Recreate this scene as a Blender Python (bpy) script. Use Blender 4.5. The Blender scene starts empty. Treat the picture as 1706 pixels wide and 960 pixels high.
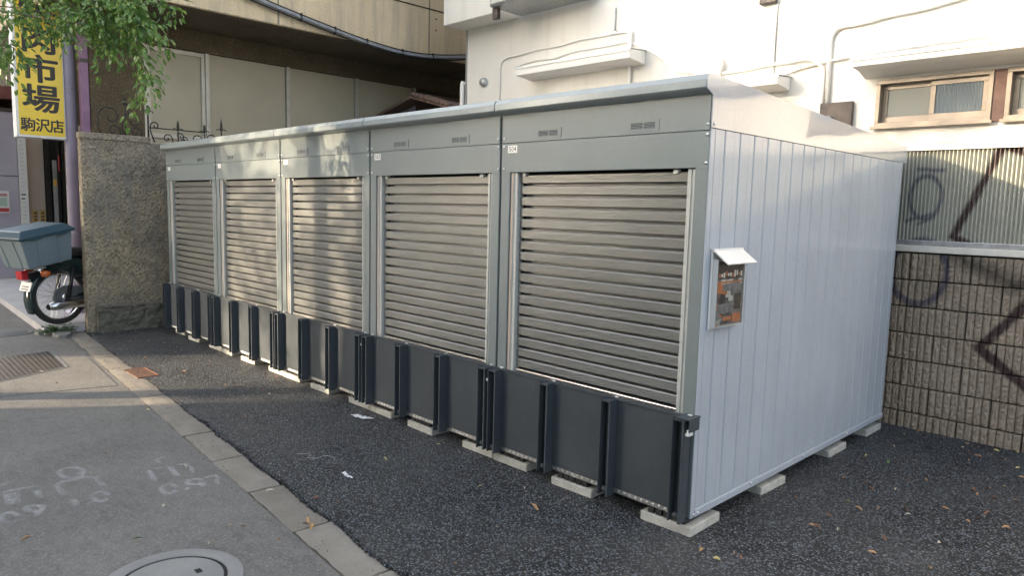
import bpy, bmesh, math, random
from mathutils import Vector, Matrix, Quaternion
R = math.radians
random.seed(7)
S = bpy.context.scene
COL = S.collection

# ------------------------------------------------------------------ camera
cam_d = bpy.data.cameras.new("camera")
cam = bpy.data.objects.new("camera", cam_d); COL.objects.link(cam)
YAW, PIT, ROL = -0.7921, -0.1126, 0.0249
_F = Vector((math.sin(YAW)*math.cos(PIT), math.cos(YAW)*math.cos(PIT), math.sin(PIT)))
_R = Vector((math.cos(YAW), -math.sin(YAW), 0)); _U = _R.cross(_F)
_R2 = _R*math.cos(ROL)+_U*math.sin(ROL); _U2 = -_R*math.sin(ROL)+_U*math.cos(ROL)
_m = Matrix((_R2, _U2, -_F)).transposed().to_4x4(); _m.translation = Vector((1.7734, -3.0329, 1.6094))
cam.matrix_world = _m
cam_d.sensor_width = 36; cam_d.lens = 36*1189.32/1706
cam_d.clip_start = 0.05; cam_d.clip_end = 2000
S.camera = cam

# ------------------------------------------------------------------ sky, sun, exposure
SUN_D = Vector((0.70, 1.0, -0.324)).normalized()          # the way the light travels
w = bpy.data.worlds.new("World"); S.world = w; w.use_nodes = True
nt = w.node_tree; nt.nodes.clear()
sky = nt.nodes.new('ShaderNodeTexSky'); sky.sky_type = 'NISHITA'; sky.sun_disc = False
sky.sun_elevation = math.asin(-SUN_D.z); sky.sun_rotation = math.atan2(-SUN_D.x, -SUN_D.y)
sky.air_density = 0.9; sky.dust_density = 3.0; sky.ozone_density = 0.4
hs = nt.nodes.new('ShaderNodeHueSaturation'); hs.inputs['Saturation'].default_value = 0.58
bg = nt.nodes.new('ShaderNodeBackground'); bg.inputs[1].default_value = 0.15
wo = nt.nodes.new('ShaderNodeOutputWorld')
nt.links.new(sky.outputs[0], hs.inputs['Color']); nt.links.new(hs.outputs[0], bg.inputs[0]); nt.links.new(bg.outputs[0], wo.inputs[0])
sd = bpy.data.lights.new("sun", 'SUN'); sd.energy = 2.5; sd.angle = R(0.6); sd.color = (0.97, 0.77, 0.53)
sun = bpy.data.objects.new("sun", sd); COL.objects.link(sun)
sun.rotation_euler = SUN_D.to_track_quat('-Z', 'Y').to_euler()
S.view_settings.view_transform = 'Standard'; S.view_settings.look = 'None'
S.view_settings.gamma = 1; S.view_settings.use_curve_mapping = False
S.view_settings.exposure = 2.5
S.render.engine = 'CYCLES'
S.cycles.use_denoising = True
S.cycles.max_bounces = 8

# ------------------------------------------------------------------ helpers
class MB:
    """collects shapes into one mesh"""
    def __init__(s): s.v = []; s.f = []; s.sm = []
    def add(s, vs, fs, smooth=False):
        b = len(s.v); s.v += [tuple(p) for p in vs]
        for f in fs: s.f.append(tuple(b+i for i in f)); s.sm.append(smooth)
        return s
    def box(s, x0, x1, y0, y1, z0, z1):
        vs = [(x0,y0,z0),(x1,y0,z0),(x1,y1,z0),(x0,y1,z0),(x0,y0,z1),(x1,y0,z1),(x1,y1,z1),(x0,y1,z1)]
        return s.add(vs, [(0,3,2,1),(4,5,6,7),(0,1,5,4),(1,2,6,5),(2,3,7,6),(3,0,4,7)])
    def extr(s, prof, a0, a1, axis='x', closed=True, caps=True):
        """profile extruded along an axis; prof gives the other two coordinates in xyz order"""
        n = len(prof); vs = []
        for a in (a0, a1):
            for p, q in prof:
                vs.append({'x': (a,p,q), 'y': (p,a,q), 'z': (p,q,a)}[axis])
        fs = [(i, (i+1) % n, n+(i+1) % n, n+i) for i in range(n if closed else n-1)]
        if closed and caps: fs += [tuple(range(n))[::-1], tuple(range(n, 2*n))]
        return s.add(vs, fs)
    def tube(s, pts, r, n=8, caps=True):
        pts = [Vector(p) for p in pts]; m = len(pts)
        rr = r if isinstance(r, (list, tuple)) else [r]*m
        vs = []; up = None
        for i, p in enumerate(pts):
            t = (pts[min(i+1, m-1)]-pts[max(i-1, 0)]).normalized()
            if up is None:
                up = Vector((0,0,1)) if abs(t.z) < .9 else Vector((1,0,0))
            a = t.cross(up)
            if a.length < 1e-4: a = t.orthogonal()
            a.normalize(); b = a.cross(t).normalized(); up = b
            for k in range(n):
                an = 2*math.pi*k/n
                vs.append(p+(a*math.cos(an)+b*math.sin(an))*rr[i])
        fs = []
        for i in range(m-1):
            for k in range(n):
                fs.append((i*n+k, i*n+(k+1) % n, (i+1)*n+(k+1) % n, (i+1)*n+k))
        s.add(vs, fs, True)
        if caps:
            b = len(s.v)-m*n
            s.f.append(tuple(b+k for k in range(n))[::-1]); s.sm.append(False)
            s.f.append(tuple(b+(m-1)*n+k for k in range(n))); s.sm.append(False)
        return s
    def lathe(s, prof, n=16, c=(0,0,0), axis='z'):
        """prof = (r, h) pairs turned about an axis through c"""
        vs = []
        for r, h in prof:
            for k in range(n):
                a = 2*math.pi*k/n; x, y = r*math.cos(a), r*math.sin(a)
                p = {'z': (x,y,h), 'x': (h,x,y), 'y': (y,h,x)}[axis]
                vs.append((c[0]+p[0], c[1]+p[1], c[2]+p[2]))
        fs = [(i*n+k, i*n+(k+1) % n, (i+1)*n+(k+1) % n, (i+1)*n+k) for i in range(len(prof)-1) for k in range(n)]
        s.add(vs, fs, True)
        return s
    def mesh(s, name, mat):
        me = bpy.data.meshes.new(name); me.from_pydata(s.v, [], s.f)
        me.polygons.foreach_set('use_smooth', s.sm); me.update()
        if mat: me.materials.append(mat)
        return me
    def build(s, name, mat, parent=None, bevel=0, seg=2, fix=False):
        me = s.mesh(name, mat)
        if fix:
            bm = bmesh.new(); bm.from_mesh(me); bmesh.ops.recalc_face_normals(bm, faces=bm.faces); bm.to_mesh(me); bm.free()
        return obj(name, me, parent, bevel, seg)

def obj(name, me, parent=None, bevel=0, seg=2):
    o = bpy.data.objects.new(name, me); COL.objects.link(o)
    if parent is not None: o.parent = parent
    if bevel:
        b = o.modifiers.new("bevel", 'BEVEL'); b.width = bevel; b.segments = seg; b.limit_method = 'ANGLE'; b.angle_limit = R(40)
    return o
def empty(name, loc=(0,0,0), rz=0):
    o = bpy.data.objects.new(name, None); COL.objects.link(o); o.location = loc; o.rotation_euler = (0,0,rz); return o
def tag(o, label, cat, group=None):
    o['label'] = label; o['category'] = cat
    if group: o['group'] = group
    return o
def struct(o): o['kind'] = 'structure'; return o
def stuff(o): o['kind'] = 'stuff'; return o
def dup(o, parent=None):
    c = o.copy(); COL.objects.link(c); c.parent = parent
    for ch in list(o.children): dup(ch, c)
    return c
def text_mesh(txt, size, mat, name, offset=0.0, depth=0.0):
    cu = bpy.data.curves.new(name, 'FONT'); cu.body = txt; cu.size = size; cu.align_x = 'CENTER'; cu.align_y = 'CENTER'
    cu.offset = offset; cu.extrude = depth; cu.resolution_u = 3
    t = bpy.data.objects.new(name, cu); COL.objects.link(t)
    dg = bpy.context.evaluated_depsgraph_get(); me = bpy.data.meshes.new_from_object(t.evaluated_get(dg))
    bpy.data.objects.remove(t); bpy.data.curves.remove(cu)
    me.materials.clear(); me.materials.append(mat); me.name = name
    return me

# ------------------------------------------------------------------ materials
MATS = {}
def N(t, typ, **kw):
    n = t.nodes.new(typ)
    for k, v in kw.items(): setattr(n, k, v)
    return n
def mth(t, op, a, b=None, clamp=False):
    n = t.nodes.new('ShaderNodeMath'); n.operation = op; n.use_clamp = clamp
    for i, x in enumerate((a, b)):
        if x is None: continue
        if isinstance(x, (int, float)): n.inputs[i].default_value = x
        else: t.links.new(x, n.inputs[i])
    return n.outputs[0]
def mixc(t, f, a, b):
    n = t.nodes.new('ShaderNodeMix'); n.data_type = 'RGBA'
    for i, x in ((0, f), (6, a), (7, b)):
        if isinstance(x, (int, float)): n.inputs[i].default_value = x
        elif isinstance(x, tuple): n.inputs[i].default_value = (*x[:3], 1)
        else: t.links.new(x, n.inputs[i])
    return n.outputs[2]
def ramp(t, f, lo, hi):
    n = t.nodes.new('ShaderNodeMapRange'); n.clamp = True
    t.links.new(f, n.inputs[0]); n.inputs[1].default_value = lo; n.inputs[2].default_value = hi
    return n.outputs[0]
def noise(t, co, scale, detail=5, rough=.55, stretch=None):
    if stretch:
        mp = t.nodes.new('ShaderNodeMapping'); t.links.new(co, mp.inputs[0]); mp.inputs['Scale'].default_value = stretch; co = mp.outputs[0]
    n = t.nodes.new('ShaderNodeTexNoise'); t.links.new(co, n.inputs['Vector'])
    n.inputs['Scale'].default_value = scale; n.inputs['Detail'].default_value = detail; n.inputs['Roughness'].default_value = rough
    return n.outputs[0]
def voro(t, co, scale, feature='F1', out=0):
    n = t.nodes.new('ShaderNodeTexVoronoi'); n.feature = feature; t.links.new(co, n.inputs['Vector']); n.inputs['Scale'].default_value = scale
    return n.outputs[out]
def base(name):
    m = bpy.data.materials.new(name); m.use_nodes = True; t = m.node_tree
    b = t.nodes['Principled BSDF']; g = t.nodes.new('ShaderNodeNewGeometry')
    MATS[name] = m
    return m, t, b, g.outputs['Position']
def setc(t, b, c):
    if isinstance(c, tuple): b.inputs['Base Color'].default_value = (*c[:3], 1)
    else: t.links.new(c, b.inputs['Base Color'])
def bump(t, b, h, strength, dist=.01):
    n = t.nodes.new('ShaderNodeBump'); n.inputs['Strength'].default_value = strength; n.inputs['Distance'].default_value = dist
    t.links.new(h, n.inputs['Height'])
    t.links.new(n.outputs[0], b.inputs['Normal']); return n
def pm(name, c1, c2=None, scale=6, rough=.6, metal=0, bmp=0, bscale=80, bdist=.004, lo=.35, hi=.65, stretch=None, spec=.5, rvar=0, coat=0):
    m, t, b, co = base(name)
    b.inputs['Roughness'].default_value = rough; b.inputs['Metallic'].default_value = metal
    b.inputs['Specular IOR Level'].default_value = spec; b.inputs['Coat Weight'].default_value = coat
    if c2:
        f = noise(t, co, scale, 6, .6, stretch); setc(t, b, mixc(t, ramp(t, f, lo, hi), c1, c2))
        if rvar:
            q = mth(t, 'MULTIPLY_ADD', f, rvar); q.node.inputs[2].default_value = rough-rvar*.5; t.links.new(q, b.inputs['Roughness'])
    else: setc(t, b, c1)
    if bmp: bump(t, b, noise(t, co, bscale, 4, .6), bmp, bdist)
    return m
def seg_mask(t, u, v, a, b_, wd, soft=.012):
    """1 on a stroke from a to b in the (u, v) plane"""
    dx, dy = b_[0]-a[0], b_[1]-a[1]; L = dx*dx+dy*dy
    pu = mth(t, 'SUBTRACT', u, a[0]); pv = mth(t, 'SUBTRACT', v, a[1])
    h = mth(t, 'ADD', mth(t, 'MULTIPLY', pu, dx/L), mth(t, 'MULTIPLY', pv, dy/L), True)
    du = mth(t, 'SUBTRACT', pu, mth(t, 'MULTIPLY', h, dx)); dv = mth(t, 'SUBTRACT', pv, mth(t, 'MULTIPLY', h, dy))
    d = mth(t, 'SQRT', mth(t, 'ADD', mth(t, 'MULTIPLY', du, du), mth(t, 'MULTIPLY', dv, dv)))
    return ramp(t, d, wd+soft, wd-soft)
def ring_mask(t, u, v, c, rx, ry, wd, soft=.012):
    pu = mth(t, 'DIVIDE', mth(t, 'SUBTRACT', u, c[0]), rx); pv = mth(t, 'DIVIDE', mth(t, 'SUBTRACT', v, c[1]), ry)
    d = mth(t, 'SQRT', mth(t, 'ADD', mth(t, 'MULTIPLY', pu, pu), mth(t, 'MULTIPLY', pv, pv)))
    d = mth(t, 'MULTIPLY', mth(t, 'ABSOLUTE', mth(t, 'SUBTRACT', d, 1.0)), (rx+ry)/2)
    return ramp(t, d, wd+soft, wd-soft)
def graffiti(t, co, col):
    sp = t.nodes.new('ShaderNodeSeparateXYZ')
    wob = t.nodes.new('ShaderNodeTexNoise'); wob.inputs['Scale'].default_value = 9; t.links.new(co, wob.inputs['Vector'])
    va = t.nodes.new('ShaderNodeVectorMath'); va.operation = 'MULTIPLY_ADD'; t.links.new(wob.outputs['Color'], va.inputs[0])
    va.inputs[1].default_value = (.03,.0,.03); t.links.new(co, va.inputs[2]); t.links.new(va.outputs[0], sp.inputs[0])
    u, v = mth(t, 'SUBTRACT', sp.outputs[0], .015), mth(t, 'SUBTRACT', sp.outputs[2], .015)
    def un(ms):
        o = ms[0]
        for k in ms[1:]: o = mth(t, 'MAXIMUM', o, k)
        return o
    maroon = un([seg_mask(t,u,v,(.56,2.12),(.304,1.474),.026), seg_mask(t,u,v,(.304,1.474),(.42,1.41),.028), seg_mask(t,u,v,(.56,2.12),(.80,2.03),.024),
                 seg_mask(t,u,v,(.86,1.12),(.546,.693),.032), seg_mask(t,u,v,(.546,.693),(1.0,.34),.036), seg_mask(t,u,v,(1.0,2.0),(1.5,1.5),.02)])
    blue = un([ring_mask(t,u,v,(.10,1.76),.105,.16,.014), seg_mask(t,u,v,(-.02,1.58),(.15,1.64),.012), seg_mask(t,u,v,(.07,1.56),(.16,1.61),.012), seg_mask(t,u,v,(.04,1.97),(.2,1.96),.012),
               ring_mask(t,u,v,(.11,1.2),.19,.235,.024)])
    soft = un([seg_mask(t,u,v,(.33,1.35),(.72,1.16),.05,.05), seg_mask(t,u,v,(.72,1.16),(1.3,1.3),.05,.05)])
    blot = mth(t, 'MULTIPLY', ramp(t, noise(t, co, 30, 4), .15, .42), .93)
    col = mixc(t, mth(t, 'MULTIPLY', soft, .75), col, (.018,.016,.014))
    col = mixc(t, mth(t, 'MULTIPLY', blue, mth(t, 'MULTIPLY', blot, .8)), col, (.035,.035,.075))
    return mixc(t, mth(t, 'MULTIPLY', maroon, blot), col, (.04,.018,.02))

# painted sheet steel, with faint dents and a film of dust
def sheet(name, c, rough=.3, dent=.15, dsc=3.0, coat=.0):
    m, t, b, co = base(name)
    f = noise(t, co, 2.2, 6, .65); g = noise(t, co, 55, 3, .6)
    k = mth(t, 'ADD', mth(t, 'MULTIPLY', f, .6), mth(t, 'MULTIPLY', g, .4))
    d = tuple(x*.88 for x in c); e = tuple(min(1, x*1.06) for x in c)
    oi = t.nodes.new('ShaderNodeObjectInfo'); st = noise(t, co, 3.0, 6, .7, (7, 7, .35))
    cc_ = mixc(t, ramp(t, k, .3, .7), d, e); cc_ = mixc(t, mth(t, 'MULTIPLY', oi.outputs['Random'], .10), cc_, tuple(x*.7 for x in c))
    setc(t, b, mixc(t, mth(t, 'MULTIPLY', ramp(t, st, .55, .8), .16), cc_, (.20,.19,.165)))
    t.links.new(ramp(t, k, -1.2+rough, 3.0), b.inputs['Roughness'])
    rr = t.nodes.new('ShaderNodeMapRange'); t.links.new(k, rr.inputs[0]); rr.inputs[1].default_value=.3; rr.inputs[2].default_value=.7
    rr.inputs[3].default_value = rough-.05; rr.inputs[4].default_value = rough+.08; t.links.new(rr.outputs[0], b.inputs['Roughness'])
    b.inputs['Coat Weight'].default_value = coat; b.inputs['Coat Roughness'].default_value = .12
    bump(t, b, noise(t, co, dsc, 2, .4), dent, .02)
    return m
M_front = sheet('grey_green_sheet', (.18,.213,.222), .36, .08)
M_side = sheet('pale_grey_sheet', (.43,.47,.53), .12, .05)
M_gable = sheet('glossy_grey_sheet', (.41,.44,.49), .04, .8, 1.6, .7)
M_eave = sheet('eave_grey_sheet', (.30,.34,.35), .2, .05, 3.0, .3)
M_rail = sheet('guide_rail_grey', (.46,.475,.46), .35, .05)
def char_mat():
    m, t, b, co = base('charcoal_paint')
    f = noise(t, co, 3.5, 7, .7); g = noise(t, co, 24, 6, .75, (1, 1, .4)); sc = noise(t, co, 40, 4, .8, (.25, 1, 1.6))
    c = mixc(t, ramp(t, f, .3, .7), (.045,.055,.066), (.064,.075,.087))
    c = mixc(t, mth(t, 'MULTIPLY', ramp(t, g, .58, .78), .35), c, (.13,.125,.11))
    c = mixc(t, mth(t, 'MULTIPLY', ramp(t, sc, .68, .76), .35), c, (.16,.165,.17))
    setc(t, b, c); q = mth(t, 'MULTIPLY_ADD', f, .3); q.node.inputs[2].default_value = .45; t.links.new(q, b.inputs['Roughness']); b.inputs['Specular IOR Level'].default_value = .22
    bump(t, b, noise(t, co, 5, 3, .5), .08, .01)
    return m
M_char = char_mat()
M_dark = pm('dark_interior', (.015,.015,.015), rough=.9)
M_galv = pm('galvanised_steel', (.36,.37,.38), (.5,.51,.52), 25, .42, .75, rvar=.15)
M_steel = pm('bright_steel', (.62,.62,.62), (.7,.7,.7), 20, .3, .9)
M_rub = pm('black_rubber', (.02,.02,.02), (.035,.034,.033), 20, .8)
M_white = pm('white_plastic', (.72,.72,.70), (.78,.78,.76), 10, .35)
def slat_mat():
    m, t, b, co = base('shutter_slat_metal')
    f = noise(t, co, 3.0, 6, .7, (6, 6, 120)); g = noise(t, co, 2.5, 4, .6)
    k = mth(t, 'ADD', mth(t, 'MULTIPLY', f, .6), mth(t, 'MULTIPLY', g, .4))
    setc(t, b, mixc(t, ramp(t, k, .3, .7), (.175,.180,.176), (.255,.26,.254)))
    b.inputs['Metallic'].default_value = .45; b.inputs['Roughness'].default_value = .33
    bump(t, b, noise(t, co, 60, 2, .5, (1, 1, 14)), .08, .002)
    return m
M_slat = slat_mat()
def paver_mat():
    m, t, b, co = base('pale_concrete')
    f = noise(t, co, 14, 7, .65); sp = voro(t, co, 160)
    c = mixc(t, ramp(t, f, .3, .7), (.33,.325,.30), (.56,.555,.51)); c = mixc(t, mth(t, 'MULTIPLY', ramp(t, sp, .22, .08), .5), c, (.22,.21,.19))
    setc(t, b, c); b.inputs['Roughness'].default_value = .9; bump(t, b, noise(t, co, 150, 5, .7), .5, .004)
    return m
M_paver = paver_mat()
def asphalt_new():
    m, t, b, co = base('new_black_asphalt')
    wn = t.nodes.new('ShaderNodeTexNoise'); t.links.new(co, wn.inputs['Vector']); wn.inputs['Scale'].default_value = 70
    wv = t.nodes.new('ShaderNodeVectorMath'); wv.operation = 'MULTIPLY_ADD'; t.links.new(wn.outputs['Color'], wv.inputs[0]); wv.inputs[1].default_value = (.012,.012,.012); t.links.new(co, wv.inputs[2]); cw = wv.outputs[0]
    v = voro(t, cw, 78); vc = voro(t, cw, 78, out=1); v2 = voro(t, cw, 170)
    big = noise(t, co, 1.3, 5, .6); md = noise(t, co, 18, 4, .6)
    sep = t.nodes.new('ShaderNodeSeparateColor'); t.links.new(vc, sep.inputs[0])
    c = mixc(t, sep.outputs[0], (.092,.108,.130), (.26,.295,.335))
    c = mixc(t, ramp(t, mth(t, 'ADD', v, mth(t, 'MULTIPLY', noise(t, co, 45, 3), .35)), .42, .66), c, (.010,.011,.014))
    c = mixc(t, mth(t, 'MULTIPLY', ramp(t, big, .42, .7), .5), c, (.10,.10,.098))
    c = mixc(t, mth(t, 'MULTIPLY', ramp(t, sep.outputs[1], .965, .99), .55), c, (.28,.27,.25))
    setc(t, b, c)
    b.inputs['Roughness'].default_value = .55; b.inputs['Specular IOR Level'].default_value = .45
    h = mth(t, 'ADD', mth(t, 'MULTIPLY', ramp(t, v, .75, .0), 1.0), mth(t, 'ADD', mth(t, 'MULTIPLY', ramp(t, v2, .7, 0), .35), mth(t, 'MULTIPLY', md, .8)))
    bump(t, b, h, 1.0, .011)
    return m
M_asph = asphalt_new()
def asphalt_old():
    m, t, b, co = base('old_grey_asphalt')
    v = voro(t, co, 120, out=1); big = noise(t, co, 1.5, 7, .7); md = noise(t, co, 7, 6, .65, (1, 2.2, 1)); fn = noise(t, co, 120, 3, .6)
    sep = t.nodes.new('ShaderNodeSeparateColor'); t.links.new(v, sep.inputs[0])
    c = mixc(t, ramp(t, big, .32, .68), (.098,.092,.084), (.172,.164,.15))
    c = mixc(t, mth(t, 'MULTIPLY', ramp(t, md, .35, .75), .5), c, (.195,.186,.172))
    c = mixc(t, mth(t, 'MULTIPLY', ramp(t, md, .48, .25), .4), c, (.08,.077,.072))
    c = mixc(t, mth(t, 'MULTIPLY', ramp(t, sep.outputs[0], .55, .95), .38), c, (.30,.292,.278))
    c = mixc(t, mth(t, 'MULTIPLY', ramp(t, sep.outputs[1], .6, .95), .4), c, (.09,.088,.085))
    setc(t, b, c); b.inputs['Roughness'].default_value = .88
    bump(t, b, mth(t, 'ADD', fn, mth(t, 'MULTIPLY', sep.outputs[0], .5)), .35, .004)
    return m
M_walk = asphalt_old()
M_road = pm('road_asphalt', (.05,.05,.05), (.075,.075,.075), 3, .85, bmp=.4, bscale=150)
M_ground = pm('ground_dust', (.11,.11,.10), (.15,.14,.13), .5, .95)
def stone_mat(name, a, b2, c3, sc=18, bs=.6):
    m, t, b, co = base(name)
    f = noise(t, co, 5, 7, .65); s = noise(t, co, sc*8, 4, .7); o = t.nodes.new('ShaderNodeObjectInfo')
    c = mixc(t, ramp(t, f, .3, .7), a, b2); c = mixc(t, mth(t, 'MULTIPLY', ramp(t, s, .5, .7), .5), c, c3)
    c = mixc(t, mth(t, 'MULTIPLY', o.outputs['Random'], .35), c, tuple(x*.7 for x in a))
    setc(t, b, c); b.inputs['Roughness'].default_value = .92
    bump(t, b, mth(t, 'ADD', noise(t, co, sc*6, 5, .7), mth(t, 'MULTIPLY', f, .5)), bs, .006)
    return m
M_kerb = stone_mat('kerb_stone', (.20,.178,.15), (.29,.262,.225), (.115,.102,.085))
def rough_wall():
    m, t, b, co = base('pebble_dash_concrete')
    v = voro(t, co, 58); vc = voro(t, co, 58, out=1); sep = t.nodes.new('ShaderNodeSeparateColor'); t.links.new(vc, sep.inputs[0])
    big = noise(t, co, 1.6, 6, .65); md = noise(t, co, 6, 6, .7); dr = noise(t, co, 4, 5, .6, (1, 3, .35))
    c = mixc(t, sep.outputs[0], (.20,.165,.115), (.58,.475,.33))
    c = mixc(t, ramp(t, big, .38, .62), c, mixc(t, sep.outputs[1], (.14,.122,.094), (.34,.30,.235)))
    c = mixc(t, mth(t, 'MULTIPLY', ramp(t, dr, .5, .72), .65), c, (.23,.225,.205))
    c = mixc(t, mth(t, 'MULTIPLY', ramp(t, md, .55, .7), .6), c, (.07,.065,.045))
    setc(t, b, c); b.inputs['Roughness'].default_value = .95
    bump(t, b, mth(t, 'ADD', ramp(t, v, .7, .05), mth(t, 'MULTIPLY', noise(t, co, 140, 4, .7), .8)), .8, .008)
    return m
M_pebble = rough_wall()
M_ledge = stone_mat('mossy_stone', (.13,.122,.10), (.24,.225,.185), (.06,.065,.042), 12, .9)
def stucco(name, a, b2, sc=90, bs=.4, streak=.3, dirt=(.3,.28,.24)):
    m, t, b, co = base(name)
    f = noise(t, co, 1.1, 6, .6); st = noise(t, co, 2.5, 6, .65, (3, 3, .25))
    c = mixc(t, ramp(t, f, .35, .65), a, b2); c = mixc(t, mth(t, 'MULTIPLY', ramp(t, st, .52, .78), streak), c, dirt)
    setc(t, b, c); b.inputs['Roughness'].default_value = .85
    bump(t, b, noise(t, co, sc, 5, .65), bs, .006)
    return m
M_whitewall = stucco('white_stucco', (.75,.71,.645), (.80,.765,.705), 55, .45, .38, (.56,.51,.43))
M_whitetrim = stucco('white_trim_paint', (.76,.735,.69), (.80,.78,.74), 40, .12, .12, (.6,.55,.48))
def beige():
    m, t, b, co = base('beige_sprayed_concrete')
    v = voro(t, co, 45); f = noise(t, co, 1.4, 6, .65); st = noise(t, co, 2.2, 6, .65, (3, 3, .22))
    c = mixc(t, ramp(t, f, .3, .7), (.57,.45,.295), (.67,.54,.365)); c = mixc(t, mth(t, 'MULTIPLY', ramp(t, st, .46, .7), .65), c, (.33,.28,.21))
    c = mixc(t, mth(t, 'MULTIPLY', ramp(t, v, .5, .2), .25), c, (.72,.62,.46))
    setc(t, b, c); b.inputs['Roughness'].default_value = .9
    bump(t, b, mth(t, 'ADD', ramp(t, v, .6, .05), noise(t, co, 110, 4, .7)), .6, .008)
    return m
M_beige = beige()
def brownst():
    m, t, b, co = base('brown_sprayed_stucco')
    v = voro(t, co, 38); f = noise(t, co, 2, 6, .65)
    c = mixc(t, ramp(t, f, .3, .7), (.075,.056,.034), (.13,.10,.062)); c = mixc(t, mth(t, 'MULTIPLY', ramp(t, v, .42, .1), .55), c, (.28,.22,.13))
    setc(t, b, c); b.inputs['Roughness'].default_value = .9
    bump(t, b, mth(t, 'ADD', ramp(t, v, .6, .05), noise(t, co, 110, 4, .7)), .8, .01)
    return m
M_brown = brownst()
M_panel = pm('cream_board', (.37,.335,.25), (.42,.38,.29), 1.2, .6, bmp=.05, bscale=40)
M_alu = pm('weathered_aluminium', (.40,.38,.33), (.48,.46,.41), 8, .5, .3)
M_iron = pm('black_wrought_iron', (.02,.02,.02), (.05,.048,.045), 30, .45, .6, bmp=.3, bscale=150, bdist=.002)
def block_mat():
    m, t, b, co = base('split_face_block')
    f = noise(t, co, 3, 6, .65); g = noise(t, co, 70, 5, .7); o = t.nodes.new('ShaderNodeObjectInfo')
    c = mixc(t, ramp(t, f, .3, .7), (.275,.218,.165), (.375,.308,.24)); c = mixc(t, mth(t, 'MULTIPLY', ramp(t, g, .52, .7), .5), c, (.15,.135,.11))
    c = mixc(t, mth(t, 'MULTIPLY', o.outputs['Random'], .25), c, (.27,.23,.18))
    sp = t.nodes.new('ShaderNodeSeparateXYZ'); t.links.new(co, sp.inputs[0])
    st = noise(t, co, 6, 6, .7, (1.5, 1, .3)); wet = mth(t, 'MULTIPLY', ramp(t, sp.outputs[2], .75, 1.36), ramp(t, st, .38, .62))
    c = mixc(t, mth(t, 'MULTIPLY', wet, .5), c, (.09,.092,.075))
    c = graffiti(t, co, c)
    setc(t, b, c); b.inputs['Roughness'].default_value = .95
    bump(t, b, g, .8, .006)
    return m
M_block = block_mat()
M_mortar = pm('dark_mortar', (.03,.03,.022), (.05,.048,.038), 12, .95, bmp=.5, bscale=120)
def fence_mat():
    m, t, b, co = base('corrugated_fence_sheet')
    f = noise(t, co, 2, 6, .6); st = noise(t, co, 3, 6, .7, (4, 1, .35))
    c = mixc(t, ramp(t, f, .3, .7), (.30,.31,.27), (.385,.385,.335)); c = mixc(t, mth(t, 'MULTIPLY', ramp(t, st, .5, .75), .35), c, (.28,.29,.24))
    setc(t, b, graffiti(t, co, c)); b.inputs['Roughness'].default_value = .5
    return m
M_fence = fence_mat()
M_cap = pm('pale_rail_metal', (.62,.60,.54), (.70,.68,.62), 10, .5, .2)
M_brz = pm('beige_bronze_aluminium', (.29,.245,.195), (.35,.295,.24), 8, .4, .35)
M_brpan = pm('brown_panel', (.13,.075,.06), (.17,.10,.08), 20, .7, bmp=.1)
def glass_mat(name, c, wave=0, rough=.2):
    m, t, b, co = base(name); setc(t, b, c); b.inputs['Roughness'].default_value = rough
    if wave:
        wv = t.nodes.new('ShaderNodeTexWave'); wv.bands_direction = 'X'; wv.inputs['Scale'].default_value = wave; wv.inputs['Distortion'].default_value = .6
        t.links.new(co, wv.inputs['Vector']); bump(t, b, wv.outputs['Fac'], .8, .006)
    else: bump(t, b, noise(t, co, 200, 2), .25, .001)
    return m
M_frost = glass_mat('frosted_glass', (.20,.21,.19), 0, .3)
M_reed = glass_mat('reeded_glass', (.16,.19,.21), 16, .12)
M_dgl = glass_mat('dark_window_glass', (.03,.035,.04), 0, .06)
M_acbr = pm('dark_brown_metal', (.06,.045,.04), (.09,.07,.06), 15, .55)
M_zinc = pm('zinc_flashing', (.60,.64,.66), (.70,.73,.74), 12, .35, .5)
def leaf_mat(name, a, b2, c3, trans=.35):
    m, t, b, co = base(name)
    f = noise(t, co, 9, 3, .5); g = noise(t, co, 60, 1, .5)
    c = mixc(t, ramp(t, f, .35, .65), a, b2); c = mixc(t, ramp(t, g, .55, .7), c, c3)
    setc(t, b, c); b.inputs['Roughness'].default_value = .42
    tr = t.nodes.new('ShaderNodeBsdfTranslucent'); t.links.new(c, tr.inputs[0])
    mx = t.nodes.new('ShaderNodeMixShader'); mx.inputs[0].default_value = trans
    t.links.new(b.outputs[0], mx.inputs[1]); t.links.new(tr.outputs[0], mx.inputs[2]); t.links.new(mx.outputs[0], t.nodes['Material Output'].inputs[0])
    return m
M_leaf = leaf_mat('street_tree_leaf', (.06,.14,.033), (.13,.25,.055), (.34,.40,.09))
M_bark = stone_mat('grey_bark', (.09,.075,.06), (.15,.13,.105), (.05,.045,.035), 10, .9)
M_yel = pm('yellow_sign_acrylic', (.80,.56,.012), (.84,.60,.02), 3, .3)
M_ink = pm('black_ink', (.012,.011,.01), rough=.5)
M_lav = pm('lavender_paint', (.40,.37,.44), (.47,.44,.51), 1.5, .6, bmp=.1)
M_lavpole = pm('lavender_gloss_paint', (.42,.37,.48), (.50,.45,.57), 5, .35, bmp=.05)
M_purple = pm('purple_paint', (.20,.10,.19), (.26,.14,.25), 4, .5)

# ================================================================== THE SETTING
struct(MB().box(-400, 400, -400, 400, -1.0, -.02).build('ground', M_ground))
struct(MB().box(-120, 120, -11.5, -4.6, -.5, -.06).build('road', M_road))
kin = lambda x: -1.29-.075*(x+.7)                          # inner edge of the kerb line
KW = .19
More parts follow.
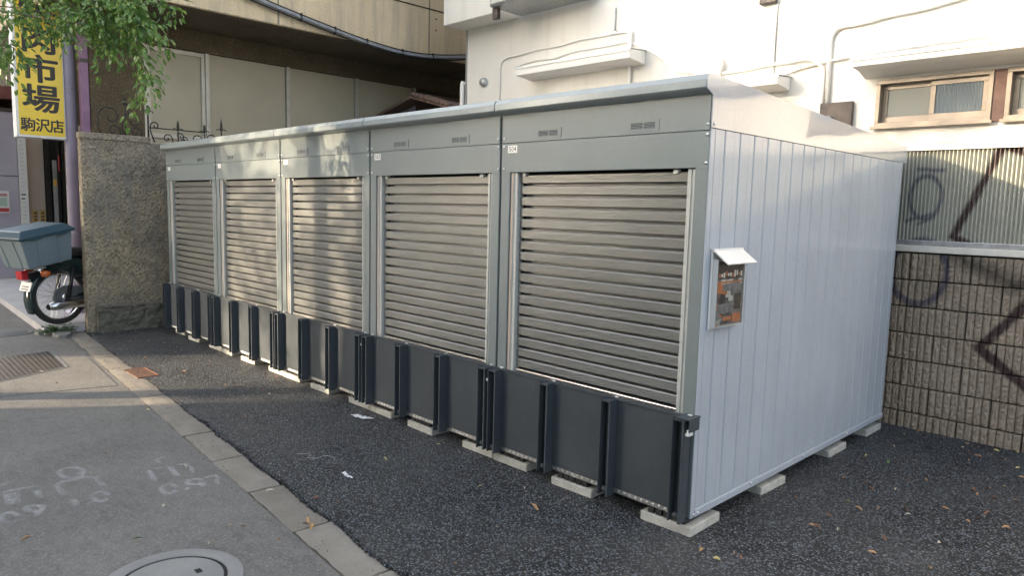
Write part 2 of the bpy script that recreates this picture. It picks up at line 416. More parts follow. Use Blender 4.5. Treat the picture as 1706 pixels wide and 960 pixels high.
# pavement: flat sheet between the roadway kerb and the edging stones
v = []; f = []
xs = [-60,-30,-20]+[-14+.5*i for i in range(37)]+[8,15,30,60]
for x in xs: v += [(x, -4.5, 0), (x, kin(x)-KW-.004, 0), (x, kin(x)-KW-.004, -.3), (x, -4.5, -.3)]
for i in range(len(xs)-1):
    a = i*4; f += [(a, a+4, a+5, a+1), (a+1, a+5, a+6, a+2), (a+3, a+7, a+4, a)]
pav = struct(MB().add(v, f).build('pavement', M_walk))
# newer strip of asphalt patched into the pavement beyond the seam
M_patch = asphalt_old(); M_patch.name = 'patched_asphalt'
vv = [(-4.86,-1.22), (-5.04,-2.0), (-5.1,-4.4), (-7.2,-4.4), (-7.4,-2.0), (-7.5,-1.0)]
n = len(vv)
MB().add([(x, min(y, kin(x)-KW-.01), .004) for x, y in vv]+[(x, min(y, kin(x)-KW-.01), -.01) for x, y in vv], [tuple(range(n))[::-1]]+[(i, n+i, n+(i+1) % n, (i+1) % n) for i in range(n)]).build('asphalt_patch', M_patch, pav)
# kerb: bed with single stones on it
bed = MB()
for i in range(len(xs)-1):
    a, b2 = xs[i], xs[i+1]
    bed.add([(a,kin(a)-KW-.01,-.03),(b2,kin(b2)-KW-.01,-.03),(b2,kin(b2)+.01,-.03),(a,kin(a)+.01,-.03)], [(0,1,2,3)])
kerb = struct(bed.build('kerb', M_mortar))
def kerb_mesh(sd, rough=0):
    rnd = random.Random(sd); mb = MB(); nx, ny = 10, 4; L = .592; vs = []; fs = []
    for i in range(nx+1):
        for j in range(ny+1):
            ex = (i in (0, nx)) or (j in (0, ny))
            x = -L/2+L*i/nx+rnd.uniform(-.002,.002); y = -KW/2+KW*j/ny+(rnd.uniform(-.005,.005) if j in (0,ny) else 0)
            vs.append((x, y, (.006 if not ex else .001)+rnd.uniform(-.0015-rough,.0015+rough)))
    q = ny+1
    fs = [(i*q+j, (i+1)*q+j, (i+1)*q+j+1, i*q+j+1) for i in range(nx) for j in range(ny)]
    per = [(i,0) for i in range(nx+1)]+[(nx,j) for j in range(1,q)]+[(i,ny) for i in range(nx-1,-1,-1)]+[(0,j) for j in range(ny-1,0,-1)]
    b = len(vs); vs += [(vs[i*q+j][0], vs[i*q+j][1], -.06) for i, j in per]; m = len(per)
    fs += [(per[k][0]*q+per[k][1], b+k, b+(k+1) % m, per[(k+1) % m][0]*q+per[(k+1) % m][1]) for k in range(m)]
    mb.add(vs, fs, False)
    return mb.mesh('kerb_stone', M_kerb)
KM = [kerb_mesh(i, .0012*(i == 3)) for i in range(4)]
KM[3].materials.clear(); KM[3].materials.append(stone_mat('rough_kerb_stone', (.25,.228,.195), (.34,.312,.27), (.15,.135,.115), 14, 1.0))
kang = math.atan(-.075)
for k in range(-4, 22):
    x = -1.63-.6*k
    o = obj('kerb_stone', KM[3] if k < 0 else KM[k % 3], kerb)
    o.location = (x, kin(x)-KW/2+random.uniform(-.004,.004)+(.012 if k < 0 else 0), random.uniform(-.002,.004)-(.004 if k < 0 else 0)); o.rotation_euler = (random.uniform(-.008,.008), random.uniform(-.004,.004), kang+random.uniform(-.006,.006))
# the fresh asphalt pad, a finger thick, crumbling over the kerb
v = []; f = []; rnd = random.Random(5)
px = [-7.68+.05*i for i in range(270)]
for x in px:
    e = kin(x)+.004+.010*math.sin(x*9)+rnd.uniform(-.010,.010)
    v += [(x, e, -.02), (x, e+.006, .006+rnd.uniform(-.003,.003)), (x, e+.03, .008), (x, 3.2, .008)]
for i in range(len(px)-1):
    a = i*4; f += [(a, a+4, a+5, a+1), (a+1, a+5, a+6, a+2), (a+2, a+6, a+7, a+3)]
pad = struct(MB().add(v, f).build('asphalt_pad', M_asph))
PZ = .008
# loose crumbs along that edge
mb = MB(); ico = [(0,0,1),(.9,0,-.4),(-.45,.78,-.4),(-.45,-.78,-.4),(.5,.6,.4),(-.7,.1,.5),(.4,-.7,.45)]
icf = [(0,4,5),(0,5,6),(0,6,4),(4,1,2),(4,2,5),(5,2,3),(5,3,6),(6,3,1),(6,1,4),(1,3,2)]
def crumb(mb, x, y, z, r):
    q = Quaternion((rnd.random(),rnd.random(),rnd.random(),rnd.random())).normalized().to_matrix()
    mb.add([q @ Vector(p)*r*rnd.uniform(.7,1.2)+Vector((x,y,z)) for p in ico], icf)
for i in range(1500):
    x = rnd.uniform(-6.8, 2.5) if rnd.random() < .4 else rnd.uniform(-3.5, .6)
    crumb(mb, x, kin(x)+abs(rnd.gauss(0,.012))-.004+.010*math.sin(x*9), rnd.uniform(.004,.014), rnd.uniform(.003,.008))
for i in range(120):
    x = rnd.uniform(-6, 1); crumb(mb, x, kin(x)+rnd.uniform(-.25,.0), .012, rnd.uniform(.002,.005))
stuff(mb.build('asphalt_crumbs', M_asph, pad))
# pale forecourt of the shops, one step up
M_fore = pm('pale_forecourt_concrete', (.40,.385,.39), (.50,.48,.48), 3, .8, bmp=.2, bscale=60)
v = []; fx = [-40,-20,-14,-11,-9.5,-8.6,-7.82]
fe = lambda x: -.86-.03*(x+7.8)-.30
prof = lambda x: [(x, fe(x), 0), (x, fe(x), .085), (x, 3.0, .085)]
for x in fx: v += prof(x)
fs = []
for i in range(len(fx)-1): a = i*3; fs += [(a,a+3,a+4,a+1), (a+1,a+4,a+5,a+2)]
fs += [(len(v)-3, len(v)-1, len(v)-2)]
struct(MB().add(v, fs).build('forecourt', M_fore))

# ------------------------------------------------------------------ covers and marks in the pavement
M_plate = pm('worn_cast_iron', (.075,.065,.058), (.12,.105,.09), 18, .55, .4, bmp=.3, bscale=90)
M_conc = stone_mat('grey_cover_concrete', (.17,.17,.168), (.22,.22,.215), (.12,.12,.118), 16, .4)
mh = empty('manhole_cover', (-1.243, -2.03, 0))
M_ring = stone_mat('pale_ring_concrete', (.23,.23,.225), (.30,.295,.285), (.16,.16,.155), 16, .4)
MB().lathe([(.205,.0),(.204,.005),(.200,.007),(0,.007)], 64).build('lid', M_ring, mh, fix=True)
MB().lathe([(.286,-.02),(.286,.004),(.282,.007),(.224,.007),(.220,.005),(.219,-.01)], 72).build('surround', M_ring, mh, fix=True)
MB().lathe([(0,.0025),(.222,.0025)], 64).build('gap', M_dark, mh)
MB().box(-.025,.012,.10,.125,.0072,.0085).build('lifting_slot', M_dark, mh)
tag(mh, 'round concrete manhole cover with dark ring groove at the foot of the pavement', 'manhole cover')
pc = empty('checker_plate_cover', (0,0,.004))
q = [(-6.80,-1.30),(-5.86,-1.36),(-5.55,-2.02),(-6.68,-2.02)]
def sheetpoly(q, z0, z1):
    n = len(q); return MB().add([(x,y,z1) for x,y in q]+[(x,y,z0) for x,y in q], [tuple(range(n))[::-1]]+[(i,(i+1) % n,n+(i+1) % n,n+i) for i in range(n)])
def lerp2(a, b, t): return (a[0]+(b[0]-a[0])*t, a[1]+(b[1]-a[1])*t)
cx = sum(p[0] for p in q)/4; cy = sum(p[1] for p in q)/4
sheetpoly(q, -.01, .004).build('frame', M_conc, pc, fix=True)
qi = [(cx+(x-cx)*.93, cy+(y-cy)*.9) for x, y in q]
sheetpoly(qi, -.01, .0065).build('plate', M_plate, pc, fix=True)
mb = MB()
for i in range(22):
    for j in range(15):
        a = lerp2(qi[0], qi[1], (i+.5)/22); b2 = lerp2(qi[3], qi[2], (i+.5)/22); c = lerp2(a, b2, (j+.5)/15)
        an = R(45 if (i+j) % 2 else -45); dx, dy = math.cos(an), math.sin(an)
        mb.add([(c[0]+dx*.018,c[1]+dy*.018,.0068),(c[0]-dy*.007,c[1]+dx*.007,.0095),(c[0]-dx*.018,c[1]-dy*.018,.0068),(c[0]+dy*.007,c[1]-dx*.007,.0095)], [(0,1,2,3)])
stuff(mb.build('tread_studs', M_plate, pc))
tag(pc, 'rusty checker plate cover set in the pavement near the motorcycle', 'cover plate')
oc = empty('oval_cover', (-8.25,-1.46,.002))
MB().lathe([(.30,-.01),(.30,.003),(.24,.004),(.235,.001),(.225,.001),(.22,.005),(0,.005)], 40).build('lid', M_conc, oc, fix=True)
tag(oc, 'pale round cover in the pavement at the left edge, beyond the checker plate', 'cover plate')
dc = empty('drain_lid', (-5.2,-.93,PZ))
M_rust = pm('rusty_iron', (.09,.045,.03), (.14,.075,.05), 25, .8, .2, bmp=.4, bscale=120)
MB().box(-.19,.19,-.085,.085,-.02,.004).build('lid', M_rust, dc, .003)
MB().box(-.2,-.193,-.09,.09,-.02,.006).box(.193,.2,-.09,.09,-.02,.006).box(-.2,.2,.0865,.093,-.02,.006).build('rim', pm('orange_rust', (.22,.09,.05), (.28,.12,.07), 20, .85), dc)
MB().box(-.02,.02,-.01,.01,.0042,.007).build('handle', M_rust, dc)
tag(dc, 'small rusty square drain lid set in the black asphalt by the kerb', 'drain lid')
def chalk_mat():
    m, t, b, co = base('sprayed_chalk'); setc(t, b, (.62,.62,.62)); b.inputs['Roughness'].default_value = .95
    tr = t.nodes.new('ShaderNodeBsdfTransparent'); mx = t.nodes.new('ShaderNodeMixShader')
    uv = t.nodes.new('ShaderNodeAttribute'); uv.attribute_name = 'edge'
    k = mth(t, 'MULTIPLY', ramp(t, noise(t, co, 55, 5, .75), .32, .62), ramp(t, noise(t, co, 6, 3, .6), .2, .55))
    k = mth(t, 'MULTIPLY', k, mth(t, 'MULTIPLY', uv.outputs['Fac'], .45))
    t.links.new(k, mx.inputs[0]); t.links.new(tr.outputs[0], mx.inputs[1]); t.links.new(b.outputs[0], mx.inputs[2]); t.links.new(mx.outputs[0], t.nodes['Material Output'].inputs[0])
    return m
M_chalk = chalk_mat()
CH = [
    [[(-2.794, -1.613), (-2.795, -1.518)], [(-2.788, -1.587), (-2.692, -1.606)], [(-2.639, -1.686), (-2.398, -1.707)], [(-2.643, -1.673), (-2.615, -1.587)], [(-2.63, -1.57), (-2.408, -1.588)], [(-2.61, -1.528), (-2.597, -1.458)], [(-2.591, -1.469), (-2.402, -1.498)], [(-2.238, -1.662), (-2.21, -1.675), (-2.193, -1.692), (-2.19, -1.708), (-2.202, -1.722), (-2.225, -1.729), (-2.257, -1.729), (-2.29, -1.721), (-2.319, -1.708), (-2.337, -1.691), (-2.34, -1.674), (-2.329, -1.661), (-2.304, -1.653), (-2.272, -1.654), (-2.238, -1.662)], [(-2.211, -1.621), (-2.186, -1.61)], [(-2.248, -1.517), (-2.232, -1.527), (-2.225, -1.54), (-2.227, -1.555), (-2.239, -1.568), (-2.257, -1.577), (-2.278, -1.58), (-2.299, -1.576), (-2.315, -1.566), (-2.322, -1.553), (-2.32, -1.538), (-2.309, -1.524), (-2.29, -1.516), (-2.268, -1.513), (-2.248, -1.517)], [(-2.245, -1.514), (-2.155, -1.55)], [(-2.303, -1.483), (-2.285, -1.413)], [(-2.285, -1.413), (-2.14, -1.472)]],
    [[(-2.824, -1.97), (-2.789, -1.985), (-2.771, -2.007), (-2.772, -2.033), (-2.792, -2.056), (-2.828, -2.074), (-2.873, -2.081), (-2.917, -2.078), (-2.954, -2.064), (-2.974, -2.041), (-2.973, -2.015), (-2.952, -1.991), (-2.915, -1.973), (-2.869, -1.966), (-2.824, -1.97)], [(-2.843, -2.009), (-2.819, -1.971)], [(-2.755, -2.134), (-2.524, -2.137)], [(-2.75, -2.135), (-2.739, -1.955)], [(-2.741, -1.947), (-2.522, -1.943)], [(-2.454, -2.114), (-2.331, -2.123)], [(-2.333, -2.077), (-2.326, -2.052)], [(-2.364, -1.968), (-2.337, -1.98), (-2.32, -1.994), (-2.317, -2.01), (-2.329, -2.023), (-2.353, -2.032), (-2.384, -2.034), (-2.417, -2.029), (-2.446, -2.018), (-2.464, -2.003), (-2.467, -1.987), (-2.455, -1.974), (-2.43, -1.965), (-2.398, -1.963), (-2.364, -1.968)]],
    [[(-2.799, -2.381), (-2.77, -2.198)], [(-2.775, -2.353), (-2.554, -2.378)], [(-2.768, -2.316), (-2.549, -2.345)], [(-2.718, -2.228), (-2.553, -2.241)], [(-2.371, -2.373), (-2.346, -2.382), (-2.331, -2.395), (-2.331, -2.41), (-2.343, -2.424), (-2.367, -2.435), (-2.398, -2.441), (-2.429, -2.439), (-2.455, -2.432), (-2.471, -2.419), (-2.472, -2.403), (-2.459, -2.388), (-2.434, -2.377), (-2.403, -2.372), (-2.371, -2.373)], [(-2.411, -2.254), (-2.397, -2.261), (-2.392, -2.273), (-2.396, -2.288), (-2.41, -2.303), (-2.429, -2.315), (-2.451, -2.322), (-2.471, -2.322), (-2.485, -2.316), (-2.491, -2.304), (-2.486, -2.288), (-2.473, -2.273), (-2.453, -2.261), (-2.431, -2.254), (-2.411, -2.254)], [(-2.44, -2.248), (-2.322, -2.317)], [(-2.919, -2.4), (-2.904, -2.306)]],

]
for ci, strokes in enumerate(CH):
    vs = []; fs = []; at = []
    for s in strokes:
        p = [Vector((x, y, 0)) for x, y in s]; q = []
        for i in range(len(p)-1):
            k = max(1, int((p[i+1]-p[i]).length/.03)); q += [p[i].lerp(p[i+1], j/k) for j in range(k)]
        q.append(p[-1]); b0 = len(vs)
        for i, c in enumerate(q):
            t = (q[min(i+1,len(q)-1)]-q[max(i-1,0)]).normalized(); nn = Vector((-t.y, t.x, 0)); e = 0 if i in (0, len(q)-1) else 1
            for o2, a in ((-.024,0),(-.007,1),(.007,1),(.024,0)):
                vs.append(c+nn*o2+Vector((0,0,.004+.0003*(len(fs) % 5)))); at.append(a*e if len(q) > 3 else a)
        for i in range(len(q)-1):
            for j in range(3): a = b0+i*4+j; fs.append((a, a+1, a+5, a+4))
    me = MB().add(vs, fs).mesh('chalk_mark', M_chalk); at_ = me.attributes.new('edge', 'FLOAT', 'POINT'); at_.data.foreach_set('value', at)
    obj('chalk_mark', me, pav)

# ------------------------------------------------------------------ rough concrete wall on the left, with its iron railing
wl = empty('rough_concrete_wall', (-7.75, 1.0, 0))
def at0(o, e): o.location = -Vector(e.location); return o
from mathutils import noise as mnoise
def rough_grid(mb, org, du, dv, nu, nv, dn, amp, rnd, edge=False, bulge=0, bs=9):
    org, du, dv, dn = map(Vector, (org, du, dv, dn)); vs = []
    for i in range(nu+1):
        for j in range(nv+1):
            e = i in (0,nu) or j in (0,nv)
            vs.append(org+du*(i/nu)+dv*(j/nv)+dn*(0 if e and not edge else rnd.uniform(-amp,amp)+(bulge*mnoise.noise((org+du*(i/nu)+dv*(j/nv))*bs)+bulge*.5*mnoise.noise((org+du*(i/nu)+dv*(j/nv))*bs*2.7) if bulge else 0)))
    q = nv+1; mb.add(vs, [(i*q+j,(i+1)*q+j,(i+1)*q+j+1,i*q+j+1) for i in range(nu) for j in range(nv)])
rnd = random.Random(11)
mb = MB().box(-7.81,-7.70,-.735,2.88,-.1,2.28)
rough_grid(mb, (-7.69,-.74,-.02), (0,1.35,0), (0,0,2.30), 56, 92, (1,0,0), .004, rnd)
rough_grid(mb, (-7.815,-.74,-.02), (.125,0,0), (0,0,2.30), 5, 92, (0,-1,0), .004, rnd)
at0(mb.build('wall_face', M_pebble, wl), wl)
mb = MB().box(-7.825,-7.675,-.75,.02,2.281,2.355); at0(mb.build('coping', M_pebble, wl, .008), wl)
mb = MB(); nu = 24
rough_grid(mb, (-7.592,-.655,-.02), (0,.95,0), (.012,0,.32), 60, 22, (1,0,0), .004, rnd, True, .030)
rough_grid(mb, (-7.58,-.655,.30), (0,.95,0), (-.11,0,.02), 60, 8, (0,0,1), .004, rnd, True, .022)
rough_grid(mb, (-7.70,-.655,-.02), (.108,0,0), (.012,0,.32), 8, 22, (0,-1,0), .003, rnd, False, .012)
at0(mb.build('footing_ledge', M_ledge, wl), wl)
M_tag = pm('grey_spray_paint', (.05,.05,.055), (.09,.09,.095), 40, .9)
tag(wl, 'tall mossy pebble-dash concrete wall with a low stone ledge at its foot', 'wall')
def spiral(c, r0, turns, a0, sgn=1, n=26, grow=.12):
    """scroll in the plane x = c.x"""
    out = []
    for i in range(n+1):
        k = i/n; a = a0+sgn*turns*2*math.pi*k; r = r0*(1-k*(1-grow))
        out.append((c[0], c[1]+r*math.cos(a), c[2]+r*math.sin(a)))
    return out
ir = empty('iron_railing', (-7.75, 0, 2.35)); IR = Vector(ir.location)
def irp(name, pts, r, n=6):
    o = MB().tube(pts, r, n).build(name, M_iron, ir); o.location = -IR; return o
X = -7.75
for c0, rad in (((X,-.40,2.56),.14), ((X,-.155,2.53),.125)):
    up = spiral(c0, rad, 1.1, R(200), -1)
    stem = [(X, c0[1]-rad*.6, 2.33), (X, c0[1]-rad*.98, 2.42)]
    irp('scroll', stem+up, .0085)
    irp('scroll', [(X, c0[1]+rad*.75, 2.33)]+spiral((X, c0[1]+.03, 2.40), .075, .95, R(10), 1), .008)
irp('post', [(X,.02,2.30),(X,.02,2.60)], .012); irp('scroll', [(X,.09,2.30),(X,.045,2.43)]+spiral((X,.10,2.50), .055, 1.1, R(180), -1), .008)
irp('rail', [(X,.03,2.475),(X,.70,2.475)], .007)
for y, z, r in ((.24,2.36,.06),(.39,2.40,.045),(.44,2.36,.045),(.60,2.37,.07),(.78,2.39,.075),(.98,2.36,.05),(1.12,2.36,.05)):
    irp('scroll', [(X,y+r*1.2,2.27)]+spiral((X,y,z), r, 1.15, R(0), 1), .007)
def finial(y, z, h):
    mb = MB().lathe([(.004,z),(.012,z+.02),(.007,z+.04),(.02,z+.09),(.014,z+.14),(.001,z+h)], 8, (X,y,0))
    for s in (-1, 1): mb.tube([(X,y,z+.05),(X,y+s*.03,z+.075),(X,y+s*.055,z+.07),(X,y+s*.06,z+.052)], .006, 5)
    o = mb.build('finial', M_iron, ir); o.location = -IR
for y, z, h in ((-.235,2.66,.12),(.02,2.60,.11),(.37,2.42,.18),(.70,2.42,.15),(.92,2.46,.22)):
    finial(y, z, h); irp('post', [(X,y,2.28),(X,y,z+.02)], .009)
tag(ir, 'black wrought iron scroll railing with spear finials on top of the pebble-dash wall', 'railing')

# ------------------------------------------------------------------ block wall with corrugated fence on the right
bw = empty('block_wall', (1.5, 2.97, 0)); BW = Vector(bw.location)
o = MB().box(-7.0,6.8,2.905,3.03,-.2,1.345).build('core', M_mortar, bw); o.location = -BW
def block_mesh(sd):
    rnd = random.Random(sd); mb = MB(); W, H = .392, .191; nr = 8; pit = W/nr
    for k in range(nr):
        x0 = -W/2+k*pit+.0032; x1 = -W/2+(k+1)*pit-.0032; nx, nz = 4, 11; vs = []; lean = rnd.uniform(-.003,.003)
        for i in range(nx+1):
            for j in range(nz+1):
                e = i in (0,nx); t = j in (0,nz)
                y = -.012+rnd.uniform(-.0015,.0015) if e else -.018+lean+rnd.uniform(-.005,.0055)
                vs.append((x0+(x1-x0)*i/nx, y+(.003 if t else 0), H*j/nz))
        q = nz+1
        mb.add(vs, [(i*q+j,(i+1)*q+j,(i+1)*q+j+1,i*q+j+1) for i in range(nx) for j in range(nz)])
        for s_ in (0, nx): mb.add([vs[s_*q], vs[s_*q+nz], (vs[s_*q][0],.004,H), (vs[s_*q][0],.004,0)], [(0,1,2,3)])
        mb.add([vs[i*q+nz] for i in range(nx+1)]+[(x1,.02,H),(x0,.02,H)], [tuple(range(nx+3))])
    mb.box(-W/2, W/2, .0, .03, 0, H)
    return mb.mesh('block', M_block)
BM = [block_mesh(i) for i in range(5)]
for c in range(7):
    for k in range(11):
        o = obj('block', BM[(c*3+k*2+k*k) % 5], bw)
        o.location = Vector((-.55+.4*k+(.2 if c % 2 else 0), 2.885+random.uniform(-.002,.002), -.068+.2025*c))-BW
o = MB().box(-7.0,6.8,2.86,3.04,1.352,1.40).build('coping', M_cap, bw, .004); o.location = -BW
tag(bw, 'ribbed split-face concrete block wall with sprayed graffiti behind the storage units', 'wall')
fe_ = empty('corrugated_fence', (1.5, 2.95, 1.4)); FE = Vector(fe_.location)
pitch = .0262
def corr(n):
    prof = []
    for i in range(n*6+1):
        a = 2*math.pi*i/6; prof.append((i*pitch/6, -.013*math.copysign(abs(math.sin(a))**.6, math.sin(a))))
    vs = [(x,y,z) for z in (0,.685) for x,y in prof]; m = len(prof)
    return MB().add(vs, [(i,i+1,m+i+1,m+i) for i in range(m-1)], True).mesh('corrugated_sheet', M_fence)
CM = corr(26)
for k in range(7):
    o = obj('corrugated_sheet', CM, fe_); o.location = Vector((-1.45+k*26*pitch, 2.93+.004*(k % 2), 1.425))-FE
for nm, b_ in (('bottom_rail', (-1.5,3.4,2.905,2.96,1.402,1.44)), ('top_rail', (-1.5,3.4,2.90,2.965,2.105,2.145))):
    o = MB().box(*b_).build(nm, M_cap if nm == 'top_rail' else M_galv, fe_, .003); o.location = -FE
for x in (-1.2, .9, 2.7):
    o = MB().box(x-.025,x+.025,2.97,3.02,1.402,2.12).build('post', M_galv, fe_, .003); o.location = -FE
tag(fe_, 'pale corrugated sheet fence with graffiti on top of the block wall', 'fence')

# ------------------------------------------------------------------ white house behind
WY = 3.9
wh = empty('white_house', (-1.0, 6.0, 0)); WH = Vector(wh.location)
def wp(mb, name, mat, bevel=0, parent=wh, seg=2):
    o = mb.build(name, mat, parent, bevel, seg)
    if parent is wh: o.location = -WH
    return o
# wall with two window openings cut out of it
wx = [-6.284, -.64, .255, .345, 1.24, 2.6, 3.5, 14]; wz = [0, 2.408, 2.817, 6.2]
mb = MB()
def wallgrid(mb, xs, zs, y, holes):
    for i in range(len(xs)-1):
        for j in range(len(zs)-1):
            if (i, j) in holes: continue
            mb.add([(xs[i],y,zs[j]),(xs[i+1],y,zs[j]),(xs[i+1],y,zs[j+1]),(xs[i],y,zs[j+1])], [(0,1,2,3)])
wallgrid(mb, wx, wz, WY, {(1,1),(3,1),(5,1)})
mb.add([(-6.284,WY,0),(-6.284,WY,6.2),(-6.284,12,6.2),(-6.284,12,0)], [(0,1,2,3)]).add([(-6.284,WY,6.2),(14,WY,6.2),(14,12,6.2),(-6.284,12,6.2)], [(0,1,2,3)])
mb.add([(14,WY,0),(14,12,0),(14,12,6.2),(14,WY,6.2)], [(0,1,2,3)])
for a, b2 in ((-.64,.255),(.345,1.24),(2.6,3.5)):
    mb.add([(a,WY,2.408),(b2,WY,2.408),(b2,WY+.14,2.408),(a,WY+.14,2.408)], [(0,1,2,3)]).add([(a,WY,2.817),(b2,WY,2.817),(b2,WY+.14,2.817),(a,WY+.14,2.817)], [(0,3,2,1)])
    for x in (a, b2): mb.add([(x,WY,2.408),(x,WY+.14,2.408),(x,WY+.14,2.817),(x,WY,2.817)], [(0,1,2,3)])
wp(mb, 'wall', M_whitewall)
wp(MB().box(-6.35,-5.22,3.5,3.897,4.12,6.1), 'upper_bay', M_whitewall, .01)
wp(MB().box(-6.30,-6.287,3.88,3.92,0,6.1), 'corner_flashing', M_galv)
def hood(x0, x1, y0, z0, z1, zb, name='window_hood'):
    h = wp(MB().extr([(WY-.002,z1+.02),(y0,z1),(y0,z0),(y0+.16,z0-.012),(WY-.03,zb),(WY-.002,zb)][::-1], x0, x1, 'x'), name, M_whitetrim, .006)
    c = MB().extr([(WY-.003,z1+.032),(y0-.012,z1+.010),(y0-.012,z1-.018),(y0-.004,z1-.018),(y0-.004,z1+.004),(WY-.003,z1+.024)], x0-.01, x1+.01, 'x').build('flashing', M_zinc, h)
hood(-4.98, -3.18, 3.60, 3.30, 3.40, 3.27)
hood(-.75, 4.2, 3.55, 2.90, 2.97, 2.845)
hood(-2.4, -1.45, 3.62, 2.84, 2.92, 2.81)
def window(x0, x1, z0, z1, glL, glR):
    fw = .035; y0, y1 = WY-.025, WY+.10
    fr = wp(MB().box(x0,x1,y0,y1,z0,z0+fw).box(x0,x1,y0,y1,z1-fw,z1).box(x0,x0+fw,y0+.001,y1-.001,z0+fw,z1-fw).box(x1-fw,x1,y0+.001,y1-.001,z0+fw,z1-fw), 'window', M_brz, .003)
    MB().box(x0-.02,x1+.02,y0-.035,y0-.002,z0-.022,z0+.004).build('sill', M_brz, fr, .003)
    xm = (x0+x1)/2
    for a, b2, yy, gl in ((x0+fw, xm+.025, WY+.05, glL), (xm-.02, x1-fw, WY+.015, glR)):
        s = .042; za, zb = z0+fw+.002, z1-fw-.002
        sa = MB().box(a,b2,yy,yy+.028,za,za+s+.012).box(a,b2,yy,yy+.028,zb-s,zb).box(a,a+s,yy+.001,yy+.027,za+s+.012,zb-s).box(b2-s,b2,yy+.001,yy+.027,za+s+.012,zb-s).build('sash', M_brz, fr, .003)
        MB().box(a+s-.004,b2-s+.004,yy+.012,yy+.018,za+s,zb-s+.004).build('pane', gl, fr)
    MB().box(x0,x1,WY+.12,WY+.135,z0,z1).build('dark_backing', M_dark, fr)
window(-.64, .255, 2.408, 2.817, M_frost, M_reed)
window(.345, 1.24, 2.408, 2.817, M_frost, M_reed)
window(2.6, 3.5, 2.408, 2.817, M_frost, M_reed)
wp(MB().box(.258,.342,WY-.012,WY+.03,2.40,2.815), 'window_post', M_brpan, .002)
def pipe(pts, r, name='conduit', mat=M_whitetrim):
    q = [Vector(p) for p in pts]; out = [q[0]]
    for i in range(1, len(q)-1):
        a = q[i]+(q[i-1]-q[i]).normalized()*min(.07, (q[i-1]-q[i]).length*.4); c = q[i]+(q[i+1]-q[i]).normalized()*min(.07, (q[i+1]-q[i]).length*.4)
        for k in range(5): t = k/4; out.append(a*(1-t)**2+q[i]*2*t*(1-t)+c*t*t)
    out.append(q[-1])
    return wp(MB().tube(out, r, 7), name, mat)
def wob(a, b2, n, amp):
    a, b2 = Vector(a), Vector(b2); return [a.lerp(b2, i/n)+Vector((0,0,random.uniform(-amp,amp))) for i in range(n+1)]
yy = WY-.014
pipe([(-5.58,yy,2.4),(-5.575,yy,3.575)]+wob((-5.45,yy,3.63),(-3.60,yy,3.69),9,.012)+[(-3.41,yy,3.665),(-3.385,yy,2.6)], .0125)
pipe(wob((-5.25,yy,3.50),(-3.50,yy,3.56),8,.02)+[(-3.38,yy,3.545),(-3.02,yy,3.35),(-2.73,yy,3.13),(-2.55,yy,3.10)], .009, 'cable')
pipe([(-3.375,yy-.02,3.66),(-3.36,yy-.02,2.6)], .016)
pipe([(-1.07,yy-.01,2.60),(-1.085,yy-.01,3.27),(-1.02,yy-.01,3.345)]+wob((-.9,yy-.01,3.35),(-.31,yy-.01,3.385),4,.008)+[(.3,yy-.01,3.47),(1.6,yy-.01,3.5)], .022)
pipe([(-1.115,yy-.01,2.60),(-1.12,yy-.01,2.98),(-1.2,yy-.01,3.05)]+wob((-1.3,yy-.01,3.085),(-2.18,yy-.01,3.06),6,.008), .015)
pipe([(-1.62,yy-.008,2.94),(-1.45,yy-.008,2.99),(-1.3,yy-.012,3.02),(-.88,yy-.012,3.06),(-.4,yy-.012,3.08),(.2,yy-.02,3.09)], .012, 'cable')
pipe([(-1.625,yy+.004,2.96),(-1.63,yy+.004,4.4)], .006, 'cable', M_galv)
pipe([(-3.622,yy,3.70),(-3.62,yy,3.97)], .008, 'wall_anchor', M_galv); wp(MB().box(-3.665,-3.58,yy-.015,yy+.012,3.675,3.705), 'anchor_plate', M_galv, .003)
wp(MB().box(-1.80,-1.63,WY-.06,WY-.002,3.675,3.95), 'meter_box', M_acbr, .006)
v_ = wp(MB().lathe([(.0,-.06),(.035,-.058),(.055,-.045),(.062,-.02),(.062,.012)], 18, (-5.90,WY-.012,3.353), 'y'), 'vent_cap', M_galv)
MB().lathe([(.072,-.004),(.072,.003)], 18, (-5.90,WY-.006,3.353), 'y').lathe([(.0,-.0045),(.072,-.0045)], 18, (-5.90,WY-.006,3.353), 'y').build('flange', M_zinc, v_)
mb = MB(); rnd = random.Random(3)
mb.tube([(-2.205,WY-.02,3.0),(-2.21,WY-.035,3.07),(-2.19,WY-.05,3.14),(-2.215,WY-.045,3.20),(-2.23,WY-.03,3.18)], [.016,.02,.036,.03,.012], 9); wp(mb, 'pipe_lagging', M_whitetrim)
ab = wp(MB().box(-1.125,-.83,WY-.05,WY-.002,2.30,2.655), 'pipe_cover_panel', M_acbr, .004)
MB().tube([(-1.02,WY-.09,2.2),(-1.02,WY-.09,2.53)], .022, 10).build('valve', M_galv, ab); MB().tube([(-1.10,WY-.09,2.515),(-1.02,WY-.09,2.515)], .012, 8).build('valve_lever', M_white, ab)
pipe([(-6.34,WY-.03,2.3),(-6.355,WY-.03,3.36),(-6.33,WY-.03,3.40)], .035, 'downpipe')
rk = wp(MB().extr([(3.32,4.13),(3.30,4.16),(3.30,4.30),(3.33,4.30),(3.33,4.17),(3.88,4.17),(3.88,4.13)], -5.18, -3.9, 'x'), 'window_rack', M_galv, .004)
MB().box(-5.19,-5.10,3.36,3.42,3.99,4.128).build('bracket', M_acbr, rk, .003)
for k in range(9): MB().box(-5.15+.15*k,-5.135+.15*k,3.305,3.325,4.301,4.8).build('bar', M_galv, rk)
tag(wh, 'white stuccoed house with painted conduits and bronze sliding windows behind the units', 'house')

